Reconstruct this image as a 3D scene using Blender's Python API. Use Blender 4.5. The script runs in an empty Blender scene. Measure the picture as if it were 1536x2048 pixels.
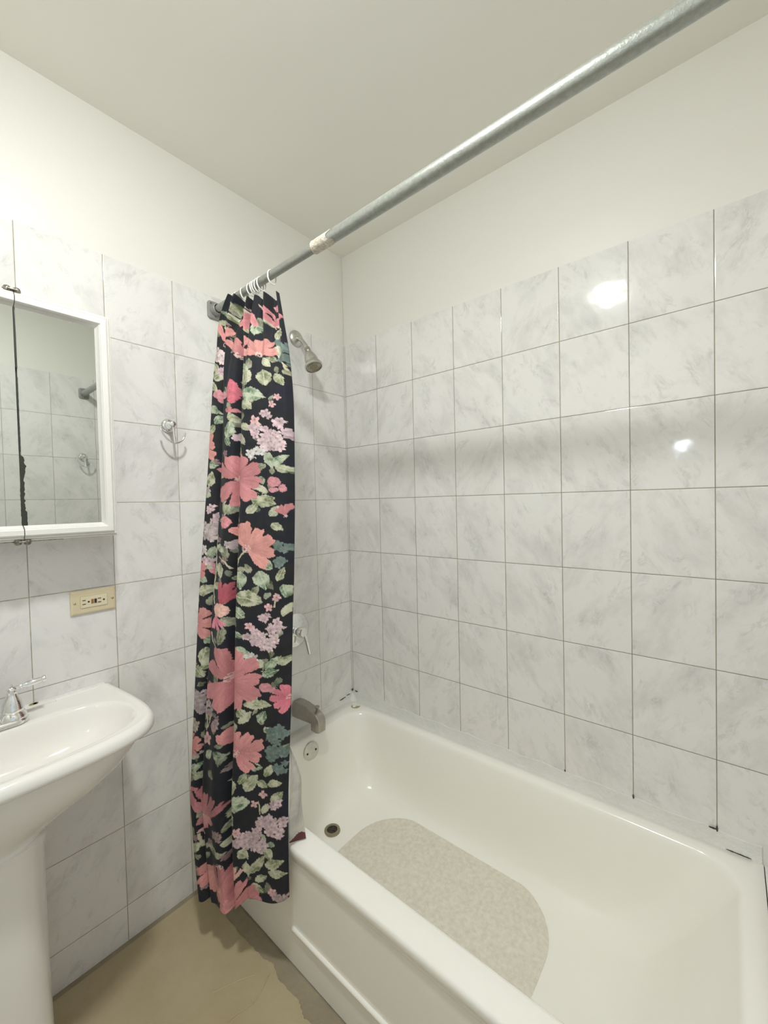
import bpy, math, random
import numpy as np
from mathutils import Vector, Matrix

random.seed(7)
np.random.seed(7)
scene = bpy.context.scene
COL = scene.collection
PI = math.pi

# ------------------------------------------------------------------ camera
cam_data = bpy.data.cameras.new('camera')
cam = bpy.data.objects.new('camera', cam_data)
COL.objects.link(cam)
cam_data.sensor_fit = 'HORIZONTAL'
cam_data.sensor_width = 36.0
cam_data.lens = 822.16 / 1536 * 36.0
cam_data.clip_start = 0.02
R0 = Vector((0.6421, -0.7662, -0.0238)); D0 = Vector((-0.0329, 0.0035, -0.9995)); F0 = Vector((0.7659, 0.6425, -0.0230))
m = Matrix((( R0.x, -D0.x, -F0.x, -1.4578),
            ( R0.y, -D0.y, -F0.y, -1.4569),
            ( R0.z, -D0.z, -F0.z, 1.3627),
            (0, 0, 0, 1)))
cam.matrix_world = m
scene.camera = cam

# ------------------------------------------------------------------ world, exposure, lamp strength
world = bpy.data.worlds.new('world')
scene.world = world
world.use_nodes = True
world.node_tree.nodes['Background'].inputs[0].default_value = (0.78, 0.88, 1.0, 1)
world.node_tree.nodes['Background'].inputs[1].default_value = 0.5
scene.view_settings.view_transform = 'Standard'
scene.view_settings.look = 'None'
scene.view_settings.gamma = 1.0
scene.view_settings.exposure = 0.60
BULB = 215.0
BULB_COL = (0.985, 1.0, 0.975)
scene.cycles.max_bounces = 16
scene.cycles.diffuse_bounces = 10
scene.cycles.glossy_bounces = 8
scene.cycles.transparent_max_bounces = 16
scene.cycles.sample_clamp_indirect = 6.0
scene.cycles.caustics_reflective = False

TOP = 2.1376      # top of the tiles
CEIL = 2.572
SY = -1.84        # near wall
WX = -2.02        # west wall

# ------------------------------------------------------------------ node helpers
class NT:
    def __init__(self, name):
        self.m = bpy.data.materials.new(name); self.m.use_nodes = True
        self.t = self.m.node_tree; self.b = self.t.nodes['Principled BSDF']
    def n(self, typ, **kw):
        nd = self.t.nodes.new(typ)
        for k, v in kw.items(): setattr(nd, k, v)
        return nd
    def l(self, a, b): self.t.links.new(a, b)
    def math(self, op, a, b=None, c=None):
        nd = self.n('ShaderNodeMath', operation=op)
        for i, v in enumerate((a, b, c)):
            if v is None: continue
            if isinstance(v, (int, float)): nd.inputs[i].default_value = v
            else: self.l(v, nd.inputs[i])
        return nd.outputs[0]
    def mix(self, f, a, b):
        nd = self.n('ShaderNodeMix', data_type='RGBA')
        for sock, v in ((nd.inputs[0], f), (nd.inputs[6], a), (nd.inputs[7], b)):
            if isinstance(v, tuple): sock.default_value = v if len(v) == 4 else v + (1,)
            elif isinstance(v, (int, float)): sock.default_value = v
            else: self.l(v, sock)
        return nd.outputs[2]
    def ramp(self, f, stops):
        nd = self.n('ShaderNodeValToRGB')
        e = nd.color_ramp.elements
        while len(e) < len(stops): e.new(0.5)
        for i, (p, c) in enumerate(stops):
            e[i].position = p; e[i].color = c + (1,) if len(c) == 3 else c
        self.l(f, nd.inputs[0]); return nd.outputs[0]
    def coords(self):
        return self.n('ShaderNodeTexCoord').outputs['Object']
    def noise(self, vec, scale, detail=4, rough=0.5, dist=0.0):
        nd = self.n('ShaderNodeTexNoise')
        nd.inputs['Scale'].default_value = scale; nd.inputs['Detail'].default_value = detail
        nd.inputs['Roughness'].default_value = rough; nd.inputs['Distortion'].default_value = dist
        if vec is not None: self.l(vec, nd.inputs['Vector'])
        return nd.outputs[0]
    def bump(self, h, dist, strength=1.0, normal=None):
        nd = self.n('ShaderNodeBump')
        nd.inputs['Distance'].default_value = dist; nd.inputs['Strength'].default_value = strength
        self.l(h, nd.inputs['Height'])
        if normal is not None: self.l(normal, nd.inputs['Normal'])
        return nd.outputs[0]

def simple(name, col, rough=0.5, metal=0.0, bump=None, spec=None, vary=None, coat=0):
    k = NT(name)
    k.b.inputs['Base Color'].default_value = col + (1,)
    k.b.inputs['Roughness'].default_value = rough
    k.b.inputs['Metallic'].default_value = metal
    if spec is not None: k.b.inputs['Specular IOR Level'].default_value = spec
    if coat: k.b.inputs['Coat Weight'].default_value = coat
    if vary:
        sc, amt, col2 = vary
        f = k.noise(k.coords(), sc, 5, 0.6)
        f = k.ramp(f, [(0.35, (0, 0, 0)), (0.7, (amt, amt, amt))])
        k.l(k.mix(f, col, col2), k.b.inputs['Base Color'])
    if bump:
        k.l(k.bump(k.noise(k.coords(), bump[0], 4, 0.6), bump[1]), k.b.inputs['Normal'])
    return k.m

def tile_mat(name, axis, off, su, off_z=2.144, sz=0.254, grout=(0.20, 0.185, 0.13), gw=0.0021, seed=0.0):
    k = NT(name)
    sep = k.n('ShaderNodeSeparateXYZ'); k.l(k.coords(), sep.inputs[0])
    h = sep.outputs[0 if axis == 'x' else 1]; z = sep.outputs[2]
    u = k.math('DIVIDE', k.math('SUBTRACT', h, off), su)
    v = k.math('DIVIDE', k.math('SUBTRACT', z, off_z), sz)
    fu = k.math('FRACT', u); fv = k.math('FRACT', v)
    du = k.math('MULTIPLY', k.math('SUBTRACT', 0.5, k.math('ABSOLUTE', k.math('SUBTRACT', fu, 0.5))), su)
    dv = k.math('MULTIPLY', k.math('SUBTRACT', 0.5, k.math('ABSOLUTE', k.math('SUBTRACT', fv, 0.5))), sz)
    d = k.math('MINIMUM', du, dv)
    # per tile random
    idv = k.n('ShaderNodeCombineXYZ')
    k.l(k.math('FLOOR', u), idv.inputs[0]); k.l(k.math('FLOOR', v), idv.inputs[1]); idv.inputs[2].default_value = seed
    wn = k.n('ShaderNodeTexWhiteNoise'); wn.noise_dimensions = '3D'; k.l(idv.outputs[0], wn.inputs['Vector'])
    w3 = k.n('ShaderNodeVectorMath', operation='SCALE'); k.l(wn.outputs['Color'], w3.inputs[0]); w3.inputs['Scale'].default_value = 13.0
    # in-plane diagonal coords
    a = k.math('ADD', k.math('MULTIPLY', h, 0.80), k.math('MULTIPLY', z, 0.60))
    b = k.math('SUBTRACT', k.math('MULTIPLY', z, 0.80), k.math('MULTIPLY', h, 0.60))
    flip = k.math('SUBTRACT', k.math('MULTIPLY', k.math('GREATER_THAN', wn.outputs['Value'], 0.32), 2.0), 1.0)
    a2 = k.math('ADD', k.math('MULTIPLY', k.math('MULTIPLY', h, flip), 0.86), k.math('MULTIPLY', z, -0.5))
    b2 = k.math('ADD', k.math('MULTIPLY', k.math('MULTIPLY', h, flip), 0.5), k.math('MULTIPLY', z, 0.86))
    cmb = k.n('ShaderNodeCombineXYZ'); k.l(a2, cmb.inputs[0]); k.l(k.math('MULTIPLY', b2, 0.50), cmb.inputs[1])
    ad = k.n('ShaderNodeVectorMath', operation='ADD'); k.l(cmb.outputs[0], ad.inputs[0]); k.l(w3.outputs[0], ad.inputs[1])
    vec = ad.outputs[0]
    n1 = k.noise(vec, 21.0, 6, 0.66, 0.7)
    vein = k.math('SUBTRACT', 1.0, k.math('MULTIPLY', k.math('ABSOLUTE', k.math('SUBTRACT', n1, 0.5)), 16.0))
    vein = k.math('MAXIMUM', vein, 0.0)
    patch = k.ramp(k.noise(vec, 24.0, 4, 0.6, 0.3), [(0.50, (0, 0, 0)), (0.68, (1, 1, 1))])
    vein = k.math('MULTIPLY', vein, patch)
    cloud = k.ramp(k.noise(vec, 11.0, 6, 0.65, 0.2), [(0.47, (0, 0, 0)), (0.75, (1, 1, 1))])
    fac = k.math('MINIMUM', k.math('ADD', k.math('MULTIPLY', vein, 0.45), k.math('MULTIPLY', cloud, 0.52)), 1.0)
    warm = k.noise(vec, 5.0, 2, 0.5)
    base = k.mix(warm, (0.755, 0.755, 0.745), (0.785, 0.765, 0.745))
    col = k.mix(fac, base, (0.47, 0.465, 0.455))
    # grout: uneven thickness and tint
    gnoise = k.noise(k.coords(), 30.0, 3, 0.5)
    gt = k.math('MULTIPLY', k.math('ADD', k.math('MULTIPLY', gnoise, 0.9), 0.55), gw * 0.5)
    isg = k.math('LESS_THAN', d, gt)
    gcol = k.mix(k.ramp(gnoise, [(0.35, (0, 0, 0)), (0.65, (1, 1, 1))]), grout, tuple(min(1, c * 1.9) for c in grout))
    k.l(k.mix(isg, col, gcol), k.b.inputs['Base Color'])
    k.l(k.math('ADD', 0.07, k.math('MULTIPLY', isg, 0.6)), k.b.inputs['Roughness'])
    k.b.inputs['Specular IOR Level'].default_value = 0.5
    hh = k.math('MINIMUM', k.math('DIVIDE', d, 0.0035), 1.0)
    hh = k.math('POWER', hh, 0.5)
    nb = k.bump(hh, 0.0010)
    nb2 = k.bump(k.noise(k.coords(), 9.0, 2, 0.5), 0.0012, 1.0, nb)
    k.l(nb2, k.b.inputs['Normal'])
    return k.m

M = {}
M['tile_n'] = tile_mat('marble_tile_sink_wall', 'x', -0.8208, 0.2042, seed=1.0, grout=(0.27, 0.25, 0.19), gw=0.0020)
M['tile_e'] = tile_mat('marble_tile_tub_wall', 'y', -0.2083, 0.2034, seed=5.0, grout=(0.19, 0.18, 0.13), gw=0.0022)
M['tile_s'] = tile_mat('marble_tile_near_wall', 'x', -0.838, 0.2200, off_z=2.144 + 0.045, seed=9.0, grout=(0.27, 0.25, 0.19))
M['paint'] = simple('wall_paint', (0.745, 0.735, 0.69), 0.45, bump=(9, 0.0012))
M['ceiling'] = simple('ceiling_paint', (0.83, 0.82, 0.765), 0.6, bump=(6, 0.0012))
M['vinyl'] = simple('tan_vinyl', (0.40, 0.33, 0.205), 0.45, bump=(20, 0.002), vary=(5, 0.6, (0.50, 0.43, 0.29)))
M['subfloor'] = simple('bare_floor', (0.27, 0.23, 0.16), 0.7, bump=(60, 0.003), vary=(9, 0.7, (0.36, 0.31, 0.22)))
M['tub'] = simple('tub_enamel', (0.895, 0.885, 0.835), 0.16, vary=(3.0, 0.35, (0.86, 0.835, 0.765)))
M['apron'] = M['tub']
M['nonslip'] = simple('nonslip_enamel', (0.80, 0.77, 0.68), 0.75, bump=(420, 0.0012), vary=(75, 0.9, (0.66, 0.63, 0.53)))
M['caulk'] = simple('caulk_white', (0.76, 0.76, 0.74), 0.45, bump=(70, 0.004), vary=(14, 0.5, (0.66, 0.655, 0.62)))
M['mould'] = simple('mould_black', (0.05, 0.045, 0.03), 0.8)
M['porcelain'] = simple('porcelain_white', (0.83, 0.815, 0.78), 0.08, coat=0.3)
M['chrome'] = simple('chrome', (0.86, 0.87, 0.86), 0.08, 1.0)
M['chrome_worn'] = simple('chrome_worn', (0.66, 0.66, 0.62), 0.28, 1.0, bump=(160, 0.0012), vary=(60, 0.8, (0.50, 0.50, 0.45)))
M['pewter'] = simple('dull_spout_metal', (0.40, 0.37, 0.33), 0.35, 0.85, vary=(40, 0.6, (0.50, 0.47, 0.42)))
M['pipe'] = simple('galvanised_pipe', (0.30, 0.31, 0.28), 0.36, 0.5, bump=(260, 0.0005), vary=(120, 0.6, (0.40, 0.41, 0.38)))
M['sleeve'] = simple('galvanised_sleeve', (0.33, 0.35, 0.32), 0.33, 0.55, bump=(260, 0.0005), vary=(110, 0.7, (0.46, 0.48, 0.45)))
M['bracket'] = simple('grey_painted_bracket', (0.30, 0.30, 0.29), 0.45, 0.3)
M['rust_collar'] = simple('flaking_pipe_end', (0.72, 0.70, 0.64), 0.7, 0.0, bump=(240, 0.003), vary=(130, 1.0, (0.42, 0.33, 0.22)))
M['cab'] = simple('cabinet_white', (0.79, 0.785, 0.75), 0.3, bump=(60, 0.0006))
M['cab_dark'] = simple('cabinet_gap', (0.12, 0.12, 0.10), 0.7)
M['mirror'] = simple('mirror_glass', (0.64, 0.67, 0.64), 0.015, 1.0)
M['black'] = simple('black_backing', (0.025, 0.03, 0.02), 0.6)
M['clip'] = simple('hinge_metal', (0.13, 0.12, 0.10), 0.35, 0.8, vary=(200, 1.0, (0.5, 0.47, 0.40)))
M['ivory'] = simple('ivory_plastic', (0.66, 0.58, 0.40), 0.32, vary=(40, 0.4, (0.60, 0.51, 0.32)))
M['ivory_l'] = simple('ivory_plastic_insert', (0.70, 0.63, 0.46), 0.3)
M['slot'] = simple('slot_black', (0.02, 0.018, 0.015), 0.6)
M['btn_o'] = simple('button_brown', (0.28, 0.15, 0.035), 0.5)
M['btn_r'] = simple('button_dark_red', (0.055, 0.012, 0.012), 0.5)
M['brass'] = simple('screw_brass', (0.55, 0.48, 0.30), 0.35, 0.9)
M['drain'] = simple('drain_brass', (0.32, 0.28, 0.19), 0.42, 0.7)
M['grid'] = simple('drain_grid_dark', (0.10, 0.07, 0.04), 0.6, 0.3)
M['stain'] = simple('yellow_stain', (0.36, 0.32, 0.12), 0.6)
def ring_mat():
    k = NT('clear_plastic')
    k.b.inputs['Base Color'].default_value = (0.93, 0.93, 0.90, 1)
    k.b.inputs['Roughness'].default_value = 0.08
    k.b.inputs['Transmission Weight'].default_value = 0.25
    k.b.inputs['IOR'].default_value = 1.45
    return k.m
M['ring'] = ring_mat()
def emis(name, col, s):
    k = NT(name)
    k.b.inputs['Base Color'].default_value = (0.8, 0.8, 0.8, 1)
    k.b.inputs['Emission Color'].default_value = col + (1,)
    k.b.inputs['Emission Strength'].default_value = s
    return k.m
M['bulb'] = emis('lit_bulb', BULB_COL, BULB)
M['blue_led'] = emis('lit_panel', (0.75, 0.88, 1.0), 30.0)
def cloth_front():
    k = NT('floral_cloth')
    at = k.n('ShaderNodeAttribute', attribute_name='print')
    k.l(at.outputs['Color'], k.b.inputs['Base Color'])
    k.b.inputs['Roughness'].default_value = 0.75
    k.b.inputs['Specular IOR Level'].default_value = 0.2
    k.b.inputs['Sheen Weight'].default_value = 0.05
    return k.m
M['cloth'] = cloth_front()
M['cloth_back'] = simple('cloth_reverse', (0.60, 0.58, 0.52), 0.8, vary=(26, 0.8, (0.36, 0.34, 0.33)))
M['hem'] = simple('cloth_hem_maroon', (0.10, 0.028, 0.03), 0.8)

# ------------------------------------------------------------------ mesh helpers
class MB:
    def __init__(self): self.v = []; self.f = []; self.mi = []
    def add(self, vs, fs, mi=0):
        o = len(self.v); self.v += [tuple(p) for p in vs]
        self.f += [tuple(i + o for i in f) for f in fs]; self.mi += [mi] * len(fs); return self
    def box(self, lo, hi, mi=0):
        x0, y0, z0 = lo; x1, y1, z1 = hi
        v = [(x0,y0,z0),(x1,y0,z0),(x1,y1,z0),(x0,y1,z0),(x0,y0,z1),(x1,y0,z1),(x1,y1,z1),(x0,y1,z1)]
        return self.add(v, [(0,3,2,1),(4,5,6,7),(0,1,5,4),(1,2,6,5),(2,3,7,6),(3,0,4,7)], mi)
    def rings(self, rr, cap0=True, cap1=True, closed=True, mi=0):
        n = len(rr[0]); vs = [p for r in rr for p in r]; fs = []
        for i in range(len(rr) - 1):
            for j in range(n if closed else n - 1):
                a = i * n + j; b = i * n + (j + 1) % n
                fs.append((a, b, b + n, a + n))
        if cap0: fs.append(tuple(reversed(range(n))))
        if cap1: fs.append(tuple(range((len(rr) - 1) * n, len(rr) * n)))
        return self.add(vs, fs, mi)
    def lathe(self, prof, o, axis, seg=32, mi=0, cap0=True, cap1=True):
        """prof: list of (radius, distance along axis)"""
        ax = Vector(axis).normalized(); t = Vector((0, 0, 1)) if abs(ax.z) < 0.9 else Vector((1, 0, 0))
        a = ax.cross(t).normalized(); b = ax.cross(a); o = Vector(o)
        rr = [[o + ax * d + (a * math.cos(2*PI*i/seg) + b * math.sin(2*PI*i/seg)) * max(r, 1e-5) for i in range(seg)] for r, d in prof]
        return self.rings(rr, cap0, cap1, mi=mi)
    def tube(self, pts, r, seg=16, mi=0, flat=None):
        pts = [Vector(p) for p in pts]; n = len(pts)
        rad = r if isinstance(r, (list, tuple)) else [r] * n
        tan = [(pts[min(i+1, n-1)] - pts[max(i-1, 0)]).normalized() for i in range(n)]
        t0 = Vector((0, 0, 1)) if abs(tan[0].z) < 0.9 else Vector((1, 0, 0))
        a = tan[0].cross(t0).normalized(); rr = []
        for i in range(n):
            a = (a - tan[i] * a.dot(tan[i])).normalized(); b = tan[i].cross(a)
            rr.append([pts[i] + (a * math.cos(2*PI*j/seg) + b * math.sin(2*PI*j/seg)) * rad[i] for j in range(seg)])
        return self.rings(rr, mi=mi)

def bez(pts, n=24):
    """Catmull-Rom through points"""
    P = [Vector(p) for p in pts]; out = []
    for i in range(len(P) - 1):
        p0 = P[max(i-1, 0)]; p1 = P[i]; p2 = P[i+1]; p3 = P[min(i+2, len(P)-1)]
        for k in range(n):
            t = k / n
            out.append(0.5 * ((2*p1) + (p2-p0)*t + (2*p0-5*p1+4*p2-p3)*t*t + (3*p1-p0-3*p2+p3)*t**3))
    out.append(P[-1]); return out

def obj(name, mb, mats, parent=None, smooth=False, bevel=0, bseg=2, origin=None, angle=40):
    if not isinstance(mats, (list, tuple)): mats = [mats]
    me = bpy.data.meshes.new(name)
    off = Vector((0, 0, 0))
    if parent is not None:
        q = parent
        while q is not None: off += Vector(q.location); q = q.parent
    elif origin is not None: off = Vector(origin)
    me.from_pydata([tuple(Vector(p) - off) for p in mb.v], [], mb.f)
    for mt in mats: me.materials.append(mt)
    me.polygons.foreach_set('material_index', mb.mi)
    me.update()
    o = bpy.data.objects.new(name, me); COL.objects.link(o)
    if parent is not None: o.parent = parent
    elif origin is not None: o.location = origin
    if smooth:
        me.polygons.foreach_set('use_smooth', [True] * len(me.polygons))
        try: me.set_sharp_from_angle(angle=math.radians(angle))
        except Exception: pass
    if bevel:
        md = o.modifiers.new('bevel', 'BEVEL'); md.width = bevel; md.segments = bseg; md.limit_method = 'ANGLE'; md.angle_limit = math.radians(35)
        md.harden_normals = False
    return o

def thing(name, label, cat, loc, group=None):
    o = bpy.data.objects.new(name, None); COL.objects.link(o); o.location = loc
    o.empty_display_size = 0.05
    o['label'] = label; o['category'] = cat
    if group: o['group'] = group
    return o
def tag(o, label, cat, group=None):
    o['label'] = label; o['category'] = cat
    if group: o['group'] = group
    return o
def struct(o): o['kind'] = 'structure'; return o
def disc_patch(mb, c, ax1, ax2, pts, th, nrm, mi=0):
    c = Vector(c); a = Vector(ax1); b = Vector(ax2); nn = Vector(nrm).normalized() * th
    r0 = [c + a * p[0] + b * p[1] for p in pts]; r1 = [p + nn for p in r0]
    return mb.rings([r0, r1], mi=mi)

# ================================================================== SETTING
def wall(name, boxes, mats):
    mb = MB()
    for lo, hi, mi in boxes: mb.box(lo, hi, mi)
    return struct(obj(name, mb, mats))
T = 0.10
wall('wall_left', [((WX, 0, 0), (0, T, TOP), 0), ((WX, 0.0015, TOP), (0, T, CEIL), 1)], [M['tile_n'], M['paint']])
wall('wall_right', [((0, SY, 0), (T, T, TOP), 0), ((0.0015, SY, TOP), (T, T, CEIL), 1)], [M['tile_e'], M['paint']])
# near wall behind the camera, with the open doorway the photographer stands at
DX0, DX1, DZ = -1.93, -1.19, 2.04
wall('wall_near', [((DX1, SY - T, 0), (T, SY, TOP + 0.045), 0), ((DX1, SY - T, TOP + 0.045), (T, SY - 0.0015, CEIL), 1),
                   ((WX - T, SY - T, 0), (DX0, SY, CEIL), 1), ((DX0, SY - T, DZ), (DX1, SY, CEIL), 1)], [M['tile_s'], M['paint']])
wall('wall_far_left', [((WX - T, SY, 0), (WX, T, CEIL), 0)], [M['paint']])
struct(obj('ceiling', MB().box((WX - T, SY - T, CEIL), (T, T, CEIL + 0.08)), M['ceiling']))
# floor: bare subfloor with a tan vinyl sheet whose edge stops short of the tub, torn and wavy
mb = MB().box((WX - T, SY - T, -0.08), (T, T, 0.0), 1)
edge = [(-0.800, -0.02), (-0.792, -0.15), (-0.795, -0.28), (-0.788, -0.38), (-0.778, -0.42), (-0.793, -0.46), (-0.789, -0.55), (-0.803, -0.59),
        (-0.796, -0.65), (-0.806, -0.74), (-0.797, -0.86), (-0.802, -1.05), (-0.796, -1.4), (-0.80, SY)]
def wob(pts, amp, n=8):
    out = []
    for (x0, y0), (x1, y1) in zip(pts[:-1], pts[1:]):
        for k in range(n):
            t = k / n; out.append((x0 + (x1-x0)*t + random.uniform(-amp, amp), y0 + (y1-y0)*t))
    out.append(pts[-1]); return out
ed = wob(edge, 0.0022)
top = []; xl = WX
vs = []; fs = []
for x, y in ed:
    vs += [(xl, y, 0.0028), (x, y, 0.0028), (x + 0.001, y, 0.0)]
for i in range(len(ed) - 1):
    a = i * 3
    fs += [(a, a+3, a+4, a+1), (a+1, a+4, a+5, a+2)]
mb.add(vs, fs, 0)
# raised creases in the vinyl
for p in ([(-0.93, -0.345, .0028), (-0.87, -0.375, .0032), (-0.83, -0.40, .0028)], [(-1.05, -0.46, .0025), (-0.94, -0.44, .0032), (-0.865, -0.455, .0033), (-0.80, -0.43, .0028)],
          [(-1.2, -0.62, .0024), (-1.0, -0.60, .0030), (-0.86, -0.63, .0026)]):
    mb.tube(bez(p, 8), 0.0018, 8, 0)
struct(obj('floor', mb, [M['vinyl'], M['subfloor']]))
# door casing (behind the camera)
mb = MB()
for x0, x1 in ((DX0 - 0.06, DX0), (DX1, DX1 + 0.045)):
    mb.box((x0, SY, 0), (x1, SY + 0.015, DZ + 0.06))
mb.box((DX0, SY, DZ), (DX1, SY + 0.015, DZ + 0.06))
struct(obj('trim_1', mb, M['cab'], bevel=0.003))
# tiled ledge closing the near end of the tub alcove
struct(obj('trim_2', MB().box((-0.757, SY, 0), (0, -1.527, 0.372)), M['tile_e']))

# caulk line where tub meets both walls
def caulk():
    mb = MB()
    n = 90
    rr = []
    for i in range(n + 1):
        y = -1.522 * i / n
        w = random.uniform(-1, 1)
        top_z = 0.421 + 0.0015 * w + 0.002 * math.sin(i * 0.7)
        rr.append([(0.001, y, 0.372), (-0.010 + 0.0006 * w, y, 0.372), (-0.0055 + 0.0008 * w, y, 0.384), (-0.0035, y, 0.400 + 0.001 * w), (-0.0030, y, top_z), (0.001, y, top_z + 0.001)])
    mb.rings([[Vector(p) for p in r] for r in rr])
    rr = []
    for i in range(n // 2 + 1):
        x = -0.757 * i / (n // 2); w = random.uniform(-1, 1)
        tz = 0.404 + 0.014 * math.exp(-(x / 0.05) ** 2) + 0.0012 * w
        rr.append([(x, 0.001, 0.372), (x, -0.011 + 0.0006 * w, 0.372), (x, -0.0060 + 0.0008 * w, 0.384), (x, -0.0035, 0.395), (x, -0.0028, tz), (x, 0.001, tz + 0.001)])
    mb.rings([[Vector(p) for p in r] for r in reversed(rr)])
    # rounded build-up in the corner
    mb.lathe([(0.001, 0), (0.030, 0.001), (0.026, 0.010), (0.014, 0.022), (0.003, 0.034)], (-0.002, -0.002, 0.376), (0, 0, 1), 20)
    # mouldy gaps at the bottom of the grout lines and in the corner
    def spot(c, a, b, ax, rnd=0.35):
        pts = [(math.cos(t) * a * random.uniform(1 - rnd, 1), math.sin(t) * b * random.uniform(1 - rnd, 1)) for t in np.linspace(0, 2*PI, 14, endpoint=False)]
        if ax == 'x': disc_patch(mb, c, (0, 1, 0), (0, 0, 1), pts, 0.0006, (-1, 0, 0), 1)
        else: disc_patch(mb, c, (1, 0, 0), (0, 0, 1), pts, 0.0006, (0, -1, 0), 1)
    for y, h in ((-1.4287, 0.011), (-1.2253, 0.009), (-1.0219, 0.004)): spot((-0.0036, y, 0.426), 0.0026, h, 'x')
    spot((-0.0036, -1.419, 0.424), 0.010, 0.0035, 'x'); spot((-0.0036, -0.030, 0.424), 0.012, 0.0035, 'x')
    for x, z in ((-0.035, 0.412), (-0.065, 0.407), (-0.082, 0.405)): spot((x, -0.0038, z), 0.016, 0.0025, 'y')
    spot((-0.008, -0.006, 0.428), 0.008, 0.006, 'y')
    for y in (-1.46, -1.475, -1.49): spot((-0.0078, y, 0.381), 0.014, 0.0016, 'x')
    struct(obj('trim_3', mb, [M['caulk'], M['mould']], smooth=True))
caulk()
# rough plaster patch below the spout
mb = MB()
rr0 = [(-0.395, 0.440), (-0.36, 0.447), (-0.31, 0.443), (-0.285, 0.430), (-0.288, 0.402), (-0.30, 0.384), (-0.40, 0.384), (-0.412, 0.41)]
mb.rings([[Vector((x, 0.0, z)) for x, z in rr0], [Vector((x, -0.0025 - 0.0006 * random.random(), z)) for x, z in rr0]])
struct(obj('trim_4', mb, M['caulk']))
# old caulk behind the basin
mb = MB()
rr = []
for i in range(40):
    x = -1.60 + 0.535 * i / 39; w = random.uniform(-1, 1)
    zz = 0.8385 + 0.0065 * max(0, math.sin(i * 0.33 + 0.5)) * math.sin(PI * i / 39) + 0.0010 * w
    rr.append([Vector(p) for p in ((x, 0.001, 0.832), (x, -0.008 + 0.001 * w, 0.832), (x, -0.005, 0.839), (x, -0.0018, zz), (x, 0.001, zz))])
mb.rings(rr)
for x, a in ((-1.226, 0.006), (-1.2315, 0.009)):
    disc_patch(mb, (x, -0.0062, 0.8385), (1, 0, 0), (0, 0, 1), [(math.cos(t) * a, math.sin(t) * 0.0028) for t in np.linspace(0, 2*PI, 12, endpoint=False)], 0.0008, (0, -1, 0), 1)
struct(obj('trim_5', mb, [M['caulk'], M['stain']], smooth=True))

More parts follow.
